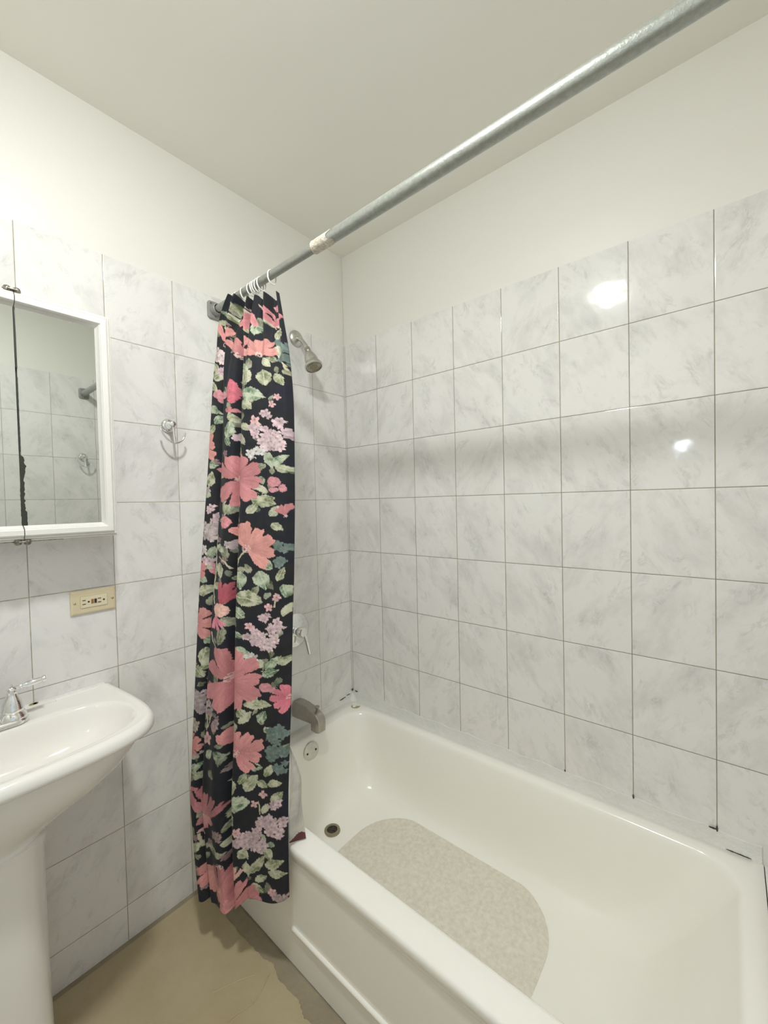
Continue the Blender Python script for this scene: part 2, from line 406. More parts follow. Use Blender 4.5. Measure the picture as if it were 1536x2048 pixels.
# ================================================================== BATHTUB
def rrect(x0, x1, y0, y1, r, z, n=10):
    """rounded rectangle loop, counter-clockwise from +x+y corner; r single or 4 radii (order: x1y1, x0y1, x0y0, x1y0)"""
    R = r if isinstance(r, (list, tuple)) else [r] * 4
    out = []
    for (cx, cy, sx, sy, a0), q in zip(((x1, y1, -1, -1, 0), (x0, y1, 1, -1, 90), (x0, y0, 1, 1, 180), (x1, y0, -1, 1, 270)), R):
        for i in range(n + 1):
            a = math.radians(a0 + 90 * i / n)
            out.append(Vector((cx + sx * q + q * math.cos(a), cy + sy * q + q * math.sin(a), z)))
    return out
def bathtub():
    t = thing('bathtub', 'cream enamelled built-in bathtub in the tiled corner under the shower', 'bathtub', (-0.38, -0.76, 0))
    X0, X1, Y0, Y1 = -0.757, -0.0005, -1.525, -0.0005
    H = 0.378
    loops = []
    def L(i, z, r): # inset list (x0,x1,y0,y1)
        loops.append(rrect(X0 + i[0], X1 - i[1], Y0 + i[2], Y1 - i[3], r, z))
    # outer skin down to the apron, up over the rim and down into the basin
    L((0.012, 0, 0, 0), H - 0.05, 0.004)
    L((0.004, 0, 0, 0), H - 0.03, 0.004)
    L((0.000, 0, 0, 0), H - 0.012, 0.004)
    L((0.0025, 0, 0, 0), H - 0.004, 0.004)
    L((0.008, 0.002, 0.002, 0.002), H, 0.006)
    # rim inner edge (rounded)
    top_in = (0.072, 0.046, 0.045, 0.082)
    def ins(dx, dfoot=0, dhead=0): return (top_in[0] + dx, top_in[1] + dx, top_in[2] + dx + dfoot, top_in[3] + dx + dhead)
    RR = [0.10, 0.10, 0.09, 0.09]
    def rad(s): return [q + s for q in RR]
    L(ins(-0.004), H + 0.0005, rad(0.0))
    L(ins(0.002), H - 0.001, rad(0.0))
    L(ins(0.008), H - 0.007, rad(0.0))
    L(ins(0.012), H - 0.018, rad(0.0))
    L(ins(0.020, 0.035, 0.008), 0.29, rad(0.0))
    L(ins(0.028, 0.085, 0.018), 0.20, rad(0.0))
    L(ins(0.034, 0.135, 0.028), 0.13, rad(0.0))
    L(ins(0.046, 0.175, 0.038), 0.084, rad(0.01))
    L(ins(0.064, 0.215, 0.052), 0.063, rad(0.01))
    L(ins(0.090, 0.260, 0.074), 0.0560, rad(0.0))
    L(ins(0.14, 0.30, 0.13), 0.054, rad(-0.02))
    L(ins(0.22, 0.5, 0.30), 0.0525, rad(-0.04))
    mb = MB(); mb.rings(loops, cap0=False, cap1=True)
    shell = obj('shell', mb, M['tub'], t, smooth=True, angle=60)
    # apron: front panel, toe, embossed bead
    mb = MB()
    prof = [(-0.745, H - 0.049), (-0.7445, 0.20), (-0.7435, 0.06), (-0.742, 0.003), (-0.70, 0.003), (-0.70, H - 0.05)]
    mb.rings([[Vector((x, y, z)) for x, z in prof] for y in (-0.002, -0.40, -0.47, -1.524)])
    ap = obj('apron', mb, M['tub'], t, smooth=True)
    mb = MB()
    pts = [(-0.7448, -0.462, 0.1215), (-0.7458, -0.475, 0.1212)] + [(-0.7460, -0.475 - 0.1 * k, 0.1210 - 0.0006 * k) for k in range(1, 11)]
    mb.tube(pts, [0.003] + [0.0065] * 11, 14)
    obj('apron_bead', mb, M['tub'], ap, smooth=True)
    # slip-resistant patch
    out = rrect(-0.605, -0.118, -1.055, -0.325, [0.20, 0.20, 0.20, 0.20], 0.0555, 14)
    inn = rrect(-0.600, -0.123, -1.050, -0.330, [0.195] * 4, 0.0572, 14)
    mb = MB(); mb.rings([out, inn])
    ns = obj('nonslip_patch', mb, M['nonslip'], t, smooth=True)
    ns['label'] = 'grey textured slip-resistant oval on the tub bottom'
    # drain
    c = (-0.374, -0.238, 0.0592)
    mb = MB().lathe([(0.0001, -0.02), (0.019, -0.02), (0.0195, -0.001), (0.021, 0.0035), (0.027, 0.0042), (0.0305, 0.0034), (0.0330, -0.006)], c, (0, 0, 1), 40, cap0=False, cap1=False)
    dr = obj('drain', mb, M['drain'], t, smooth=True); dr['label'] = 'tarnished brass drain ring'
    mb = MB().lathe([(0.0001, -0.0006), (0.0200, -0.0006)], (c[0], c[1], c[2]+0.0020), (0, 0, 1), 24, cap0=False, cap1=False)
    for a in (0, PI/2):
        d = Vector((math.cos(a + .4), math.sin(a + .4), 0)) * 0.018
        mb.tube([Vector(c) - d + Vector((0, 0, 0.0022)), Vector(c) + d + Vector((0, 0, 0.0022))], 0.0012, 8, 1)
    obj('drain_cross', mb, [M['slot'], M['grid']], dr)
    # overflow plate on the far end slope
    ax = Vector((0, -0.985, 0.12)); oc = Vector((-0.360, -0.1015, 0.318))
    mb = MB().lathe([(0.041, -0.004), (0.041, 0.0015), (0.039, 0.004), (0.033, 0.0055), (0.014, 0.0065), (0.0001, 0.0066)], oc, ax, 40)
    ov = obj('overflow_plate', mb, M['chrome_worn'], t, smooth=True); ov['label'] = 'round dull chrome overflow plate with two screws'
    for s in (-1, 1):
        mb = MB().lathe([(0.0045, 0), (0.0042, 0.0022), (0.0025, 0.003), (0.0001, 0.0031)], oc + ax * 0.0048 + Vector((s * 0.0225, 0, 0.002)), ax, 14)
        obj('screw', mb, M['slot'], ov, smooth=True)
bathtub()

# ================================================================== SHOWER ROD AND BRACKETS
RX, RZ = -0.672, 2.085
def bracket(parent, y, sgn):
    mb = MB()
    o2 = [Vector((p.x, y, p.y)) for p in rrect(RX - 0.027, RX + 0.027, RZ - 0.024 - 0.008, RZ + 0.036 - 0.004, 0.010, 0, 6)]
    rr = []
    for k, (s, d) in enumerate(((1, 0), (1, 0.006), (0.93, 0.009), (0.80, 0.010))):
        c = Vector((RX, y, RZ))
        rr.append([Vector((c.x + (p.x - c.x) * s, y + sgn * d, c.z + (p.z - c.z) * s)) for p in o2])
    if sgn > 0: rr = [list(reversed(r)) for r in rr]
    mb.rings(rr)
    b = obj('bracket', mb, M['bracket'], parent, smooth=True)
    mb = MB().lathe([(0.021, 0.008), (0.020, 0.020), (0.0175, 0.030), (0.0155, 0.031)], (RX, y, RZ), (0, sgn, 0), 28, cap1=False)
    obj('socket', mb, M['bracket'], b, smooth=True)
    for dx, dz in ((-0.017, 0.022), (0.017, 0.022), (0.0, -0.024)):
        mb = MB().lathe([(0.0035, 0.009), (0.003, 0.0112), (0.0001, 0.0115)], (RX + dx, y, RZ + dz), (0, sgn, 0), 12)
        obj('screw', mb, M['clip'], b, smooth=True)
def rod():
    t = thing('shower_rod', 'grey metal telescoping shower curtain rod running from the sink wall over the tub', 'curtain rod', (RX, 0, RZ))
    obj('inner_pipe', MB().lathe([(0.0125, 0.006), (0.0125, 0.70)], (RX, 0, RZ), (0, -1, 0), 32), M['pipe'], t, smooth=True)
    mb = MB(); rr = []
    prof = [(0.0130, 0.566), (0.0162, 0.568), (0.0165, 0.575), (0.0165, -SY - 0.006)]
    mb.lathe(prof, (RX, 0, RZ), (0, -1, 0), 36)
    sl = obj('outer_sleeve', mb, M['sleeve'], t, smooth=True); sl['label'] = 'thicker grey outer tube of the rod'
    # flaking collar
    mb = MB(); rr = []
    for i in range(10):
        y = -0.565 - 0.008 * i
        rr.append([Vector((RX + math.cos(a) * (0.0168 + random.uniform(0, .0009)), y - (0.012 * math.sin(3*a + 1) if i == 9 else 0), RZ + math.sin(a) * (0.0168 + random.uniform(0, .0009)))) for a in np.linspace(0, 2*PI, 32, endpoint=False)])
    mb.rings(rr, False, False)
    c = obj('flaking_collar', mb, M['rust_collar'], sl, smooth=True); c['label'] = 'chalky rust-flecked end of the outer tube'
    bracket(t, 0.0, -1); bracket(t, SY, 1)
rod()

# ================================================================== SHOWER CURTAIN
# edges: (x, y, z, X, Y) where X,Y are print coordinates on the cloth (about 1.7 mm each)
LE = np.array([(-0.690, -0.150, 2.083, 469, 585), (-0.705, -0.105, 2.010, 440, 640), (-0.740, -0.10, 1.797, 425, 760), (-0.775, -0.10, 1.453, 412, 960),
               (-0.832, -0.12, 1.058, 392, 1200), (-0.876, -0.14, 0.667, 378, 1450), (-0.894, -0.15, 0.443, 375, 1600), (-0.888, -0.16, 0.285, 383, 1700), (-0.885, -0.185, 0.135, 395, 1800)])
RE = np.array([(-0.682, -0.425, 2.012, 560, 582), (-0.682, -0.432, 1.980, 567, 600), (-0.700, -0.464, 1.671, 577, 800), (-0.715, -0.473, 1.377, 578, 1000), (-0.735, -0.480, 1.05, 579, 1210),
               (-0.748, -0.490, 0.800, 580, 1400), (-0.762, -0.495, 0.57, 579, 1570), (-0.775, -0.503, 0.390, 577, 1700), (-0.777, -0.503, 0.262, 577, 1783)])
def resample(E, n):
    z = E[:, 2]; s = np.concatenate([[0], np.cumsum(-np.diff(z))]); s /= s[-1]
    t = np.linspace(0, 1, n)
    out = np.stack([np.interp(t, s, E[:, k]) for k in range(5)], 1)
    ker = np.hanning(int(n * 0.09) | 1); ker /= ker.sum(); h = len(ker) // 2
    for k in range(3):
        c = out[:, k]; pad = np.concatenate([2*c[0] - c[h:0:-1], c, 2*c[-1] - c[-2:-h-2:-1]])
        out[:, k] = np.convolve(pad, ker, 'valid')
    return out
def vnoise(x, y, seed=0):
    """smooth value noise, numpy"""
    xi = np.floor(x).astype(np.int64); yi = np.floor(y).astype(np.int64); fx = x - xi; fy = y - yi
    fx = fx*fx*(3-2*fx); fy = fy*fy*(3-2*fy)
    def h(a, b):
        v = np.sin(a * 127.1 + b * 311.7 + seed * 74.7) * 43758.5453
        return v - np.floor(v)
    return (h(xi, yi)*(1-fx) + h(xi+1, yi)*fx)*(1-fy) + (h(xi, yi+1)*(1-fx) + h(xi+1, yi+1)*fx)*fy

def paint_print(X, Y):
    """woven floral print: returns linear RGB albedo for cloth coordinates X, Y"""
    N = X.shape[0]
    wx = (vnoise(X/6, Y/6, 1) - .5) * 2.2 + (vnoise(X/2.2, Y/2.2, 2) - .5) * 1.3
    wy = (vnoise(X/6, Y/6, 3) - .5) * 2.2 + (vnoise(X/2.2, Y/2.2, 4) - .5) * 1.3
    PX = X + wx; PY = Y + wy
    g = vnoise(X/3, Y/3, 6); g2 = vnoise(X/9, Y/9, 7); g3 = vnoise(X/1.6, Y/1.6, 8)
    C = np.empty((N, 3))
    C[:, 0] = 0.016 + 0.006*g2; C[:, 1] = 0.017 + 0.006*g2; C[:, 2] = 0.020 + 0.010*vnoise(X/30, Y/30, 9)
    rng = np.random.RandomState(3)
    def sel(x, y, r):
        return np.nonzero((np.abs(PX - x) < r) & (np.abs(PY - y) < r))[0]
    def put(idx, mask, col, a=1.0):
        k = idx[mask]
        a = a[mask][:, None] if isinstance(a, np.ndarray) else a
        c = col[mask] if isinstance(col, np.ndarray) and col.ndim == 2 else np.array(col)
        C[k] = C[k] * (1 - a) + c * a
    def petal(cx, cy, ang, ln, wd, c_in, c_out, blunt=0.62, vein=0.0):
        idx = sel(cx, cy, ln * 1.25)
        if len(idx) == 0: return
        dx = PX[idx] - cx; dy = PY[idx] - cy
        ca, sa = math.cos(ang), math.sin(ang)
        u = (dx*ca + dy*sa) / ln; v = (-dx*sa + dy*ca) / wd
        prof = np.clip(u, 0, 1) ** blunt * np.sqrt(np.clip(1.03 - u, 0, 1)) * 1.35
        notch = 1 - 0.10 * np.cos(v * 9) * (u > 0.75)
        mk = (u > 0) & (u < 1.0 * notch) & (np.abs(v) < prof)
        t = np.clip(u + 0.25*(g[idx]-.5) - 0.1, 0, 1)[:, None]
        col = np.array(c_in) * (1-t) + np.array(c_out) * t
        col = col * (0.86 + 0.28*g[idx] - 0.10*np.abs(v) + 0.10*(g3[idx]-.5))[:, None]
        put(idx, mk, np.clip(col, 0, 1))
        if vein:
            mk2 = mk & (np.abs(v) < 0.10) & (u < .9)
            put(idx, mk2, (0.62, 0.62, 0.50), 0.5)
    P_IN = (0.54, 0.22, 0.235); P_OUT = (0.60, 0.255, 0.265); CORAL = (0.63, 0.295, 0.27)
    def lobe(cx, cy, ang, ln, half, c_in, c_out):
        """broad fan-shaped petal with a rounded, lightly notched rim"""
        idx = sel(cx, cy, ln * 1.2)
        if len(idx) == 0: return
        dx = PX[idx] - cx; dy = PY[idx] - cy
        r = np.hypot(dx, dy) / ln; th = (np.arctan2(dy, dx) - ang + PI) % (2*PI) - PI
        q = th / half
        edge = np.sqrt(np.clip(1 - np.abs(q) ** 2.6, 0, 1)) * (1 - 0.07*np.exp(-(q/0.13)**2)) * (0.97 + 0.05*np.sin(q*7 + cx)) + 0.0
        edge = 0.30 + 0.70*edge
        mk = (np.abs(q) < 1) & (r < edge)
        t = np.clip(r*1.1 - .1 + .35*(g[idx]-.5), 0, 1)[:, None]
        col = np.array(c_in)*(1-t) + np.array(c_out)*t
        streak = vnoise(th*ln*0.55 + 40, r*ln*0.09, 21)
        col = col * (0.84 + 0.22*streak + 0.12*(g2[idx]-.5) + 0.10*(g3[idx]-.5))[:, None]
        put(idx, mk, np.clip(col, 0, 1))
    def bloom(cx, cy, r, a0, span, n, cin=P_IN, cout=P_OUT, seed=0):
        rg = np.random.RandomState(int(cx * 7 + cy))
        order = list(range(n)); rg.shuffle(order); arr = []
        for k in range(n):
            f = (k + .5) / n - .5
            arr.append((math.radians(a0 + span * f), r * rg.uniform(0.86, 1.06), rg.uniform(0.86, 1.12)))
        half = math.radians(span / n / 2) * 1.22
        for k in order:
            a, ln, sh = arr[k]
            lobe(cx, cy, a, ln, half, tuple(np.array(cin)*sh), tuple(np.array(cout)*sh))
        # dark slits between some petals
        for k in range(n - 1):
            if rg.uniform() < .62:
                a = (arr[k][0] + arr[k+1][0]) / 2 + rg.uniform(-.06, .06); r0 = r*rg.uniform(.45, .65)
                idx = sel(cx, cy, r*1.15); dx = PX[idx]-cx; dy = PY[idx]-cy
                u_ = dx*math.cos(a)+dy*math.sin(a); v_ = -dx*math.sin(a)+dy*math.cos(a)
                put(idx, (u_ > r0) & (u_ < r*0.98) & (np.abs(v_) < 0.4 + (u_-r0)/(r-r0+1e-6)*r*0.05), (0.022, 0.018, 0.020))
        idx = sel(cx, cy, r*.3); d = np.hypot(PX[idx]-cx, PY[idx]-cy)
        put(idx, (d < r*0.15) & (g3[idx] > .45), (0.72, 0.52, 0.48), 0.8)
    def leaf(cx, cy, ang, ln, wd=None, tone=1.0):
        wd = wd or ln * 0.30
        a = math.radians(ang); x0 = cx - math.cos(a)*ln/2; y0 = cy - math.sin(a)*ln/2
        idx = sel(cx, cy, ln*.75)
        if len(idx) == 0: return
        dx = PX[idx]-x0; dy = PY[idx]-y0
        u = (dx*math.cos(a)+dy*math.sin(a))/ln; v = (-dx*math.sin(a)+dy*math.cos(a))/wd
        prof = np.sin(np.clip(u, 0, 1)**0.8 * PI) ** 0.8
        mk = (u > 0) & (u < 1) & (np.abs(v) < prof*(0.92+.16*g3[idx]))
        t = np.clip(0.52 + 0.7*(g[idx]-.5) + 1.3*(g2[idx]-.5) + 0.40*np.abs(v) - .1, 0, 1)[:, None]
        dark = np.array((0.17, 0.20, 0.105)) * tone; lite = np.array((0.54, 0.54, 0.41)) * tone
        if (int(cx*3+cy) % 3) == 0: dark = np.array((0.10, 0.17, 0.105))*tone; lite = np.array((0.50, 0.55, 0.42))*tone
        put(idx, mk, dark*(1-t) + lite*t)
        put(idx, mk & (np.abs(v) < 0.07), (0.62*tone, 0.62*tone, 0.48*tone), 0.75)
        sv = np.abs(np.sin((u*5.5 - np.abs(v)*1.3)*PI)) < 0.13
        put(idx, mk & sv & (g[idx] > .35), (0.60*tone, 0.60*tone, 0.45*tone), 0.5)
    def floret(cx, cy, r, base, seed):
        rg = np.random.RandomState(seed); a0 = rg.uniform(0, 360); n = rg.choice([4, 5])
        for k in range(n):
            sh = rg.uniform(.85, 1.12)
            petal(cx, cy, math.radians(a0 + 360*k/n), r, r*.50, tuple(np.array(base)*.80*sh), tuple(np.clip(np.array(base)*1.06*sh, 0, 1)), 0.5)
        idx = sel(cx, cy, r*.3); d = np.hypot(PX[idx]-cx, PY[idx]-cy)
        put(idx, d < r*.16, (0.25, 0.16, 0.13), .8)
    def cluster(cx, cy, r, base=(0.66, 0.50, 0.54), n=None, fr=8):
        rg = np.random.RandomState(int(cx*13+cy*3)); n = n or max(3, int(r*r/22))
        for k in range(n):
            a = rg.uniform(0, 2*PI); q = r*math.sqrt(rg.uniform(0, 1))*.85
            sh = rg.uniform(.82, 1.12)
            b2 = np.array(base)*sh
            floret(cx+math.cos(a)*q, cy+math.sin(a)*q, fr*rg.uniform(.8, 1.15), tuple(b2), int(cx*7+cy+k*31))
    def blob(cx, cy, rx, ry, col, rot=0):
        idx = sel(cx, cy, max(rx, ry)*1.2); a = math.radians(rot)
        dx = PX[idx]-cx; dy = PY[idx]-cy
        u = (dx*math.cos(a)+dy*math.sin(a))/rx; v = (-dx*math.sin(a)+dy*math.cos(a))/ry
        d = u*u+v*v
        c = np.array(col)[None, :]*(0.78+0.40*g[idx]+.15*(g3[idx]-.5))[:, None]
        put(idx, d < 1, np.clip(c, 0, 1))
    def stem(pts, w, col=(0.52, 0.48, 0.34)):
        for (x0, y0), (x1, y1) in zip(pts[:-1], pts[1:]):
            L = math.hypot(x1-x0, y1-y0); idx = sel((x0+x1)/2, (y0+y1)/2, L*.75+w)
            dx = PX[idx]-x0; dy = PY[idx]-y0
            u = np.clip((dx*(x1-x0)+dy*(y1-y0))/L/L, 0, 1)
            d = np.hypot(dx-u*(x1-x0), dy-u*(y1-y0)); put(idx, d < w, col)
    # ---- filler sprigs so no area stays bare
    for k in range(170):
        x = rng.uniform(370, 580); y = rng.uniform(590, 1800)
        leaf(x, y, rng.uniform(0, 360), rng.uniform(12, 24), None, rng.uniform(.30, .8))
    for k in range(26):
        x = rng.uniform(375, 470); y = rng.uniform(640, 1790)
        floret(x, y, rng.uniform(5, 8), (0.30, 0.20, 0.21), k)
    # ---- stems
    for s in ([(510, 1095), (497, 1110), (484, 1122)], [(497, 1110), (492, 1128)], [(452, 1110), (466, 1118), (476, 1132)], [(434, 1258), (437, 1275), (450, 1288), (458, 1294)],
              [(421, 1405), (426, 1440), (424, 1452)], [(440, 1410), (431, 1440), (424, 1452)], [(488, 1497), (476, 1508)], [(402, 1665), (405, 1685), (412, 1700)], [(415, 1668), (411, 1690)],
              [(558, 1175), (556, 1200)], [(445, 1070), (443, 1130), (438, 1180), (441, 1200)], [(524, 840), (534, 850)], [(528, 1600), (530, 1622)], [(520, 1330), (514, 1345)], [(560, 700), (572, 740)]):
        stem(s, 1.3)
    # ---- leaves (x, y, angle, length, [width], [tone])
    for a in ((476, 607, 60, 24), (476, 634, -30, 22), (506, 625, 80, 26, 8, .9), (446, 751, -35, 34), (438, 740, 60, 24), (506, 758, 95, 34, 11), (538, 758, 80, 32, 13), (519, 792, 10, 42, 14), (508, 812, 40, 26, 10),
              (540, 728, 50, 22), (563, 760, 60, 26, 8), (437, 822, 30, 26), (444, 840, -50, 24), (477, 838, 60, 22, 7), (472, 861, -80, 36, 9), (508, 857, 25, 24), (470, 885, 70, 20), (547, 921, 70, 34, 9), (562, 921, -40, 34, 8), (568, 938, 20, 26, 8),
              (433, 930, 10, 18, 8), (428, 958, -75, 30, 11), (418, 990, 20, 22, 9), (530, 979, 25, 32, 9), (541, 997, 0, 30, 8), (538, 1003, 12, 42, 10), (520, 1015, -50, 28, 7), (555, 1021, -60, 24, 8), (467, 1016, 100, 28, 9),
              (426, 1107, -70, 28, 7, .8), (466, 1102, 70, 26, 8, .55), (455, 1136, 75, 30, 10), (411, 1158, 20, 22, 8), (415, 1178, -20, 38, 10), (426, 1198, -60, 24, 7, .6), (498, 1152, 80, 34, 13), (535, 1152, 70, 36, 14), (513, 1186, 15, 46, 15), (495, 1212, 35, 30, 11),
              (542, 1122, 40, 26, 10), (566, 1139, -65, 28, 6), (559, 1051, 35, 22, 7), (572, 1170, 80, 24, 8), (574, 1205, -70, 24, 6), (460, 1259, -80, 44, 9, .6), (411, 1309, -75, 34, 11), (493, 1257, 20, 26, 7), (484, 1232, 60, 22, 7), (400, 1343, 40, 30, 12), (421, 1281, 40, 20, 7), (490, 1292, -20, 24, 7),
              (530, 1322, 70, 30, 8), (553, 1317, -48, 42, 8), (572, 1312, -30, 26, 9), (548, 1338, -25, 34, 8), (512, 1384, 25, 30, 9), (527, 1403, 8, 48, 10), (505, 1427, -50, 30, 8), (533, 1428, -60, 26, 9), (392, 1533, -30, 34, 8), (389, 1510, 10, 22, 7),
              (545, 1457, 30, 22, 6), (523, 1530, 10, 24, 9), (546, 1538, -60, 26, 8), (478, 1565, 80, 34, 12), (514, 1561, -55, 38, 12), (491, 1599, 0, 44, 15), (474, 1628, 50, 28, 11), (557, 1565, 0, 26, 8), (561, 1591, -40, 28, 9), (437, 1540, 40, 20, 8, .5),
              (469, 1679, 20, 24, 7), (388, 1660, 70, 26, 8, .6), (525, 1720, -50, 46, 8), (555, 1718, -10, 34, 9), (560, 1736, 15, 34, 7), (531, 1745, -30, 26, 7), (505, 1730, 80, 30, 7), (396, 1735, 60, 24, 7, .5)):
        leaf(*a)
    # ---- pale mauve clusters
    for a in ((444, 715, 15, (0.74, 0.62, 0.62)), (543, 826, 9), (561, 846, 10), (553, 880, 23, (0.70, 0.54, 0.57)), (530, 861, 15), (525, 908, 14, (0.70, 0.68, 0.66)), (428, 1020, 6), (436, 1036, 6), (426, 1062, 19, (0.55, 0.47, 0.47)), (411, 1096, 9, (0.68, 0.62, 0.60)),
              (538, 1223, 9), (557, 1240, 16), (545, 1274, 22, (0.72, 0.56, 0.58)), (521, 1262, 17), (512, 1311, 15, (0.66, 0.66, 0.62)), (402, 1401, 22, (0.42, 0.35, 0.36)), (432, 1410, 12, (0.48, 0.38, 0.38)), (389, 1447, 12, (0.46, 0.40, 0.34)),
              (542, 1641, 19), (523, 1675, 25, (0.62, 0.48, 0.51)), (557, 1662, 14), (496, 1673, 15), (566, 1776, 10, (0.46, 0.35, 0.36)), (575, 1640, 8), (466, 1530, 8, (0.34, 0.27, 0.26)), (572, 870, 8), (480, 700, 9, (0.50, 0.42, 0.42))):
        cluster(*a)
    # ---- dusty teal blossoms at the cloth edge
    for a in ((566, 690, 14), (570, 720, 12), (568, 1088, 12), (566, 1115, 11), (561, 1468, 20), (560, 1500, 19), (570, 1535, 12)):
        cluster(a[0], a[1], a[2], (0.17, 0.23, 0.21), None, 8)
    # ---- single small blooms
    for x, y, r in ((551, 809, 7), (560, 795, 7), (524, 842, 9), (559, 1182, 8), (546, 1201, 8), (514, 1240, 9), (488, 1115, 5), (536, 1585, 8), (520, 1604, 8), (488, 1654, 9), (551, 1767, 8), (426, 1469, 13), (409, 1660, 9)):
        floret(x, y, r, (0.74, 0.46, 0.47), int(x+y))
    for a in ((443, 790, 10, 9), (461, 793, 6, 7), (450, 802, 7, 5), (554, 964, 11, 10), (567, 977, 6, 8), (553, 980, 8, 5), (540, 1369, 12, 10), (553, 1376, 6, 8), (516, 1776, 11, 11), (527, 1787, 7, 7), (432, 1139, 8, 11), (445, 1443, 9, 9), (555, 600, 7, 9)):
        blob(a[0], a[1], a[2], a[3], (0.58, 0.27, 0.30))
    # ---- extra sprays filling the ground between the blooms
    for a in ((546, 640, 60, 26, 9), (520, 660, 100, 26, 8), (498, 650, 70, 30, 8), (450, 650, -60, 26, 9), (560, 668, -70, 26, 8), (500, 738, 20, 24, 8), (560, 705, 80, 26, 7), (432, 775, 40, 24, 8), (430, 860, -40, 26, 8), (500, 880, 60, 26, 7, .8), (492, 905, -40, 22, 7, .8),
              (455, 1095, 30, 22, 7), (490, 1040, 70, 22, 7), (420, 1130, 40, 22, 7), (447, 1165, -50, 20, 6), (470, 1235, 50, 26, 8, .7), (425, 1240, 70, 22, 6, .7), (500, 1290, 30, 26, 8), (416, 1330, -30, 24, 8), (500, 1420, 60, 26, 8), (455, 1500, 30, 26, 8, .7), (432, 1500, -50, 24, 8), (400, 1550, 30, 26, 8), (500, 1550, -60, 24, 7), (535, 1565, 40, 24, 7), (540, 1612, -60, 22, 7), (395, 1690, -40, 28, 9), (440, 1690, 30, 26, 8, .7), (500, 1700, 50, 26, 8), (545, 1700, 60, 26, 8), (525, 1765, 20, 26, 8)):
        leaf(*a)
    for a in ((452, 745, 8), (484, 880, 8), (478, 1085, 8, (0.5, 0.42, 0.42)), (420, 1118, 8), (505, 1335, 8), (450, 1440, 10, (0.42, 0.33, 0.34)), (560, 1610, 9), (392, 1505, 9, (0.5, 0.4, 0.38)), (450, 1660, 9, (0.40, 0.30, 0.30)), (418, 985, 8, (0.5, 0.42, 0.42))):
        cluster(*a)
    # ---- rose buds seen edge on
    blob(476, 786, 9, 24, (0.62, 0.17, 0.22)); bloom(474, 828, 14, -90, 150, 3)
    bloom(458, 1205, 48, -72, 60, 3, (0.45, 0.09, 0.12), (0.55, 0.15, 0.19)); blob(456, 1211, 17, 13, (0.78, 0.48, 0.42)); bloom(446, 1222, 30, 75, 90, 3, (0.70, 0.24, 0.32), (0.72, 0.26, 0.34))
    blob(466, 1044, 11, 12, (0.68, 0.29, 0.31)); bloom(572, 1030, 24, -110, 80, 3)
    # ---- big blooms
    bloom(508, 612, 46, 100, 70, 4); bloom(530, 600, 34, 70, 50, 2); bloom(556, 652, 30, -100, 90, 3); bloom(455, 690, 40, -85, 70, 3, P_IN, CORAL); bloom(486, 712, 42, -100, 80, 3, P_IN, CORAL)
    bloom(527, 712, 36, -90, 190, 5, CORAL, CORAL)
    bloom(408, 896, 36, -30, 170, 4, CORAL, CORAL)
    bloom(487, 958, 56, -10, 320, 8); 
    bloom(509, 1092, 50, -40, 205, 6, CORAL, (0.76, 0.36, 0.33))
    bloom(396, 1140, 24, -20, 160, 3); bloom(392, 1246, 40, -25, 190, 4, P_IN, CORAL)
    bloom(474, 1350, 66, 0, 330, 9); 
    bloom(580, 1392, 34, 180, 170, 5, (0.62, 0.16, 0.22), (0.70, 0.24, 0.29))
    bloom(488, 1497, 52, -35, 220, 6, P_IN, (0.74, 0.34, 0.33))
    bloom(380, 1488, 28, -10, 180, 4, (0.60, 0.26, 0.25), CORAL)
    bloom(392, 1598, 28, -70, 180, 4, (0.50, 0.20, 0.21), P_IN); bloom(413, 1635, 62, -80, 110, 5, (0.52, 0.24, 0.26), (0.42, 0.17, 0.19)); bloom(412, 1622, 34, 70, 110, 3, (0.60, 0.32, 0.33), (0.50, 0.22, 0.24))
    bloom(452, 1722, 66, 115, 120, 5, (0.60, 0.30, 0.29), (0.64, 0.29, 0.27)); bloom(450, 1758, 40, -80, 70, 3, (0.48, 0.21, 0.22), (0.50, 0.20, 0.21))
    bloom(464, 1800, 72, -55, 80, 3, P_IN, P_OUT); blob(462, 1795, 12, 22, (0.66, 0.30, 0.30)); bloom(478, 1745, 28, -70, 80, 3, (0.66, 0.40, 0.36), (0.66, 0.42, 0.36))
    return np.clip(C, 0.0, 1.0)

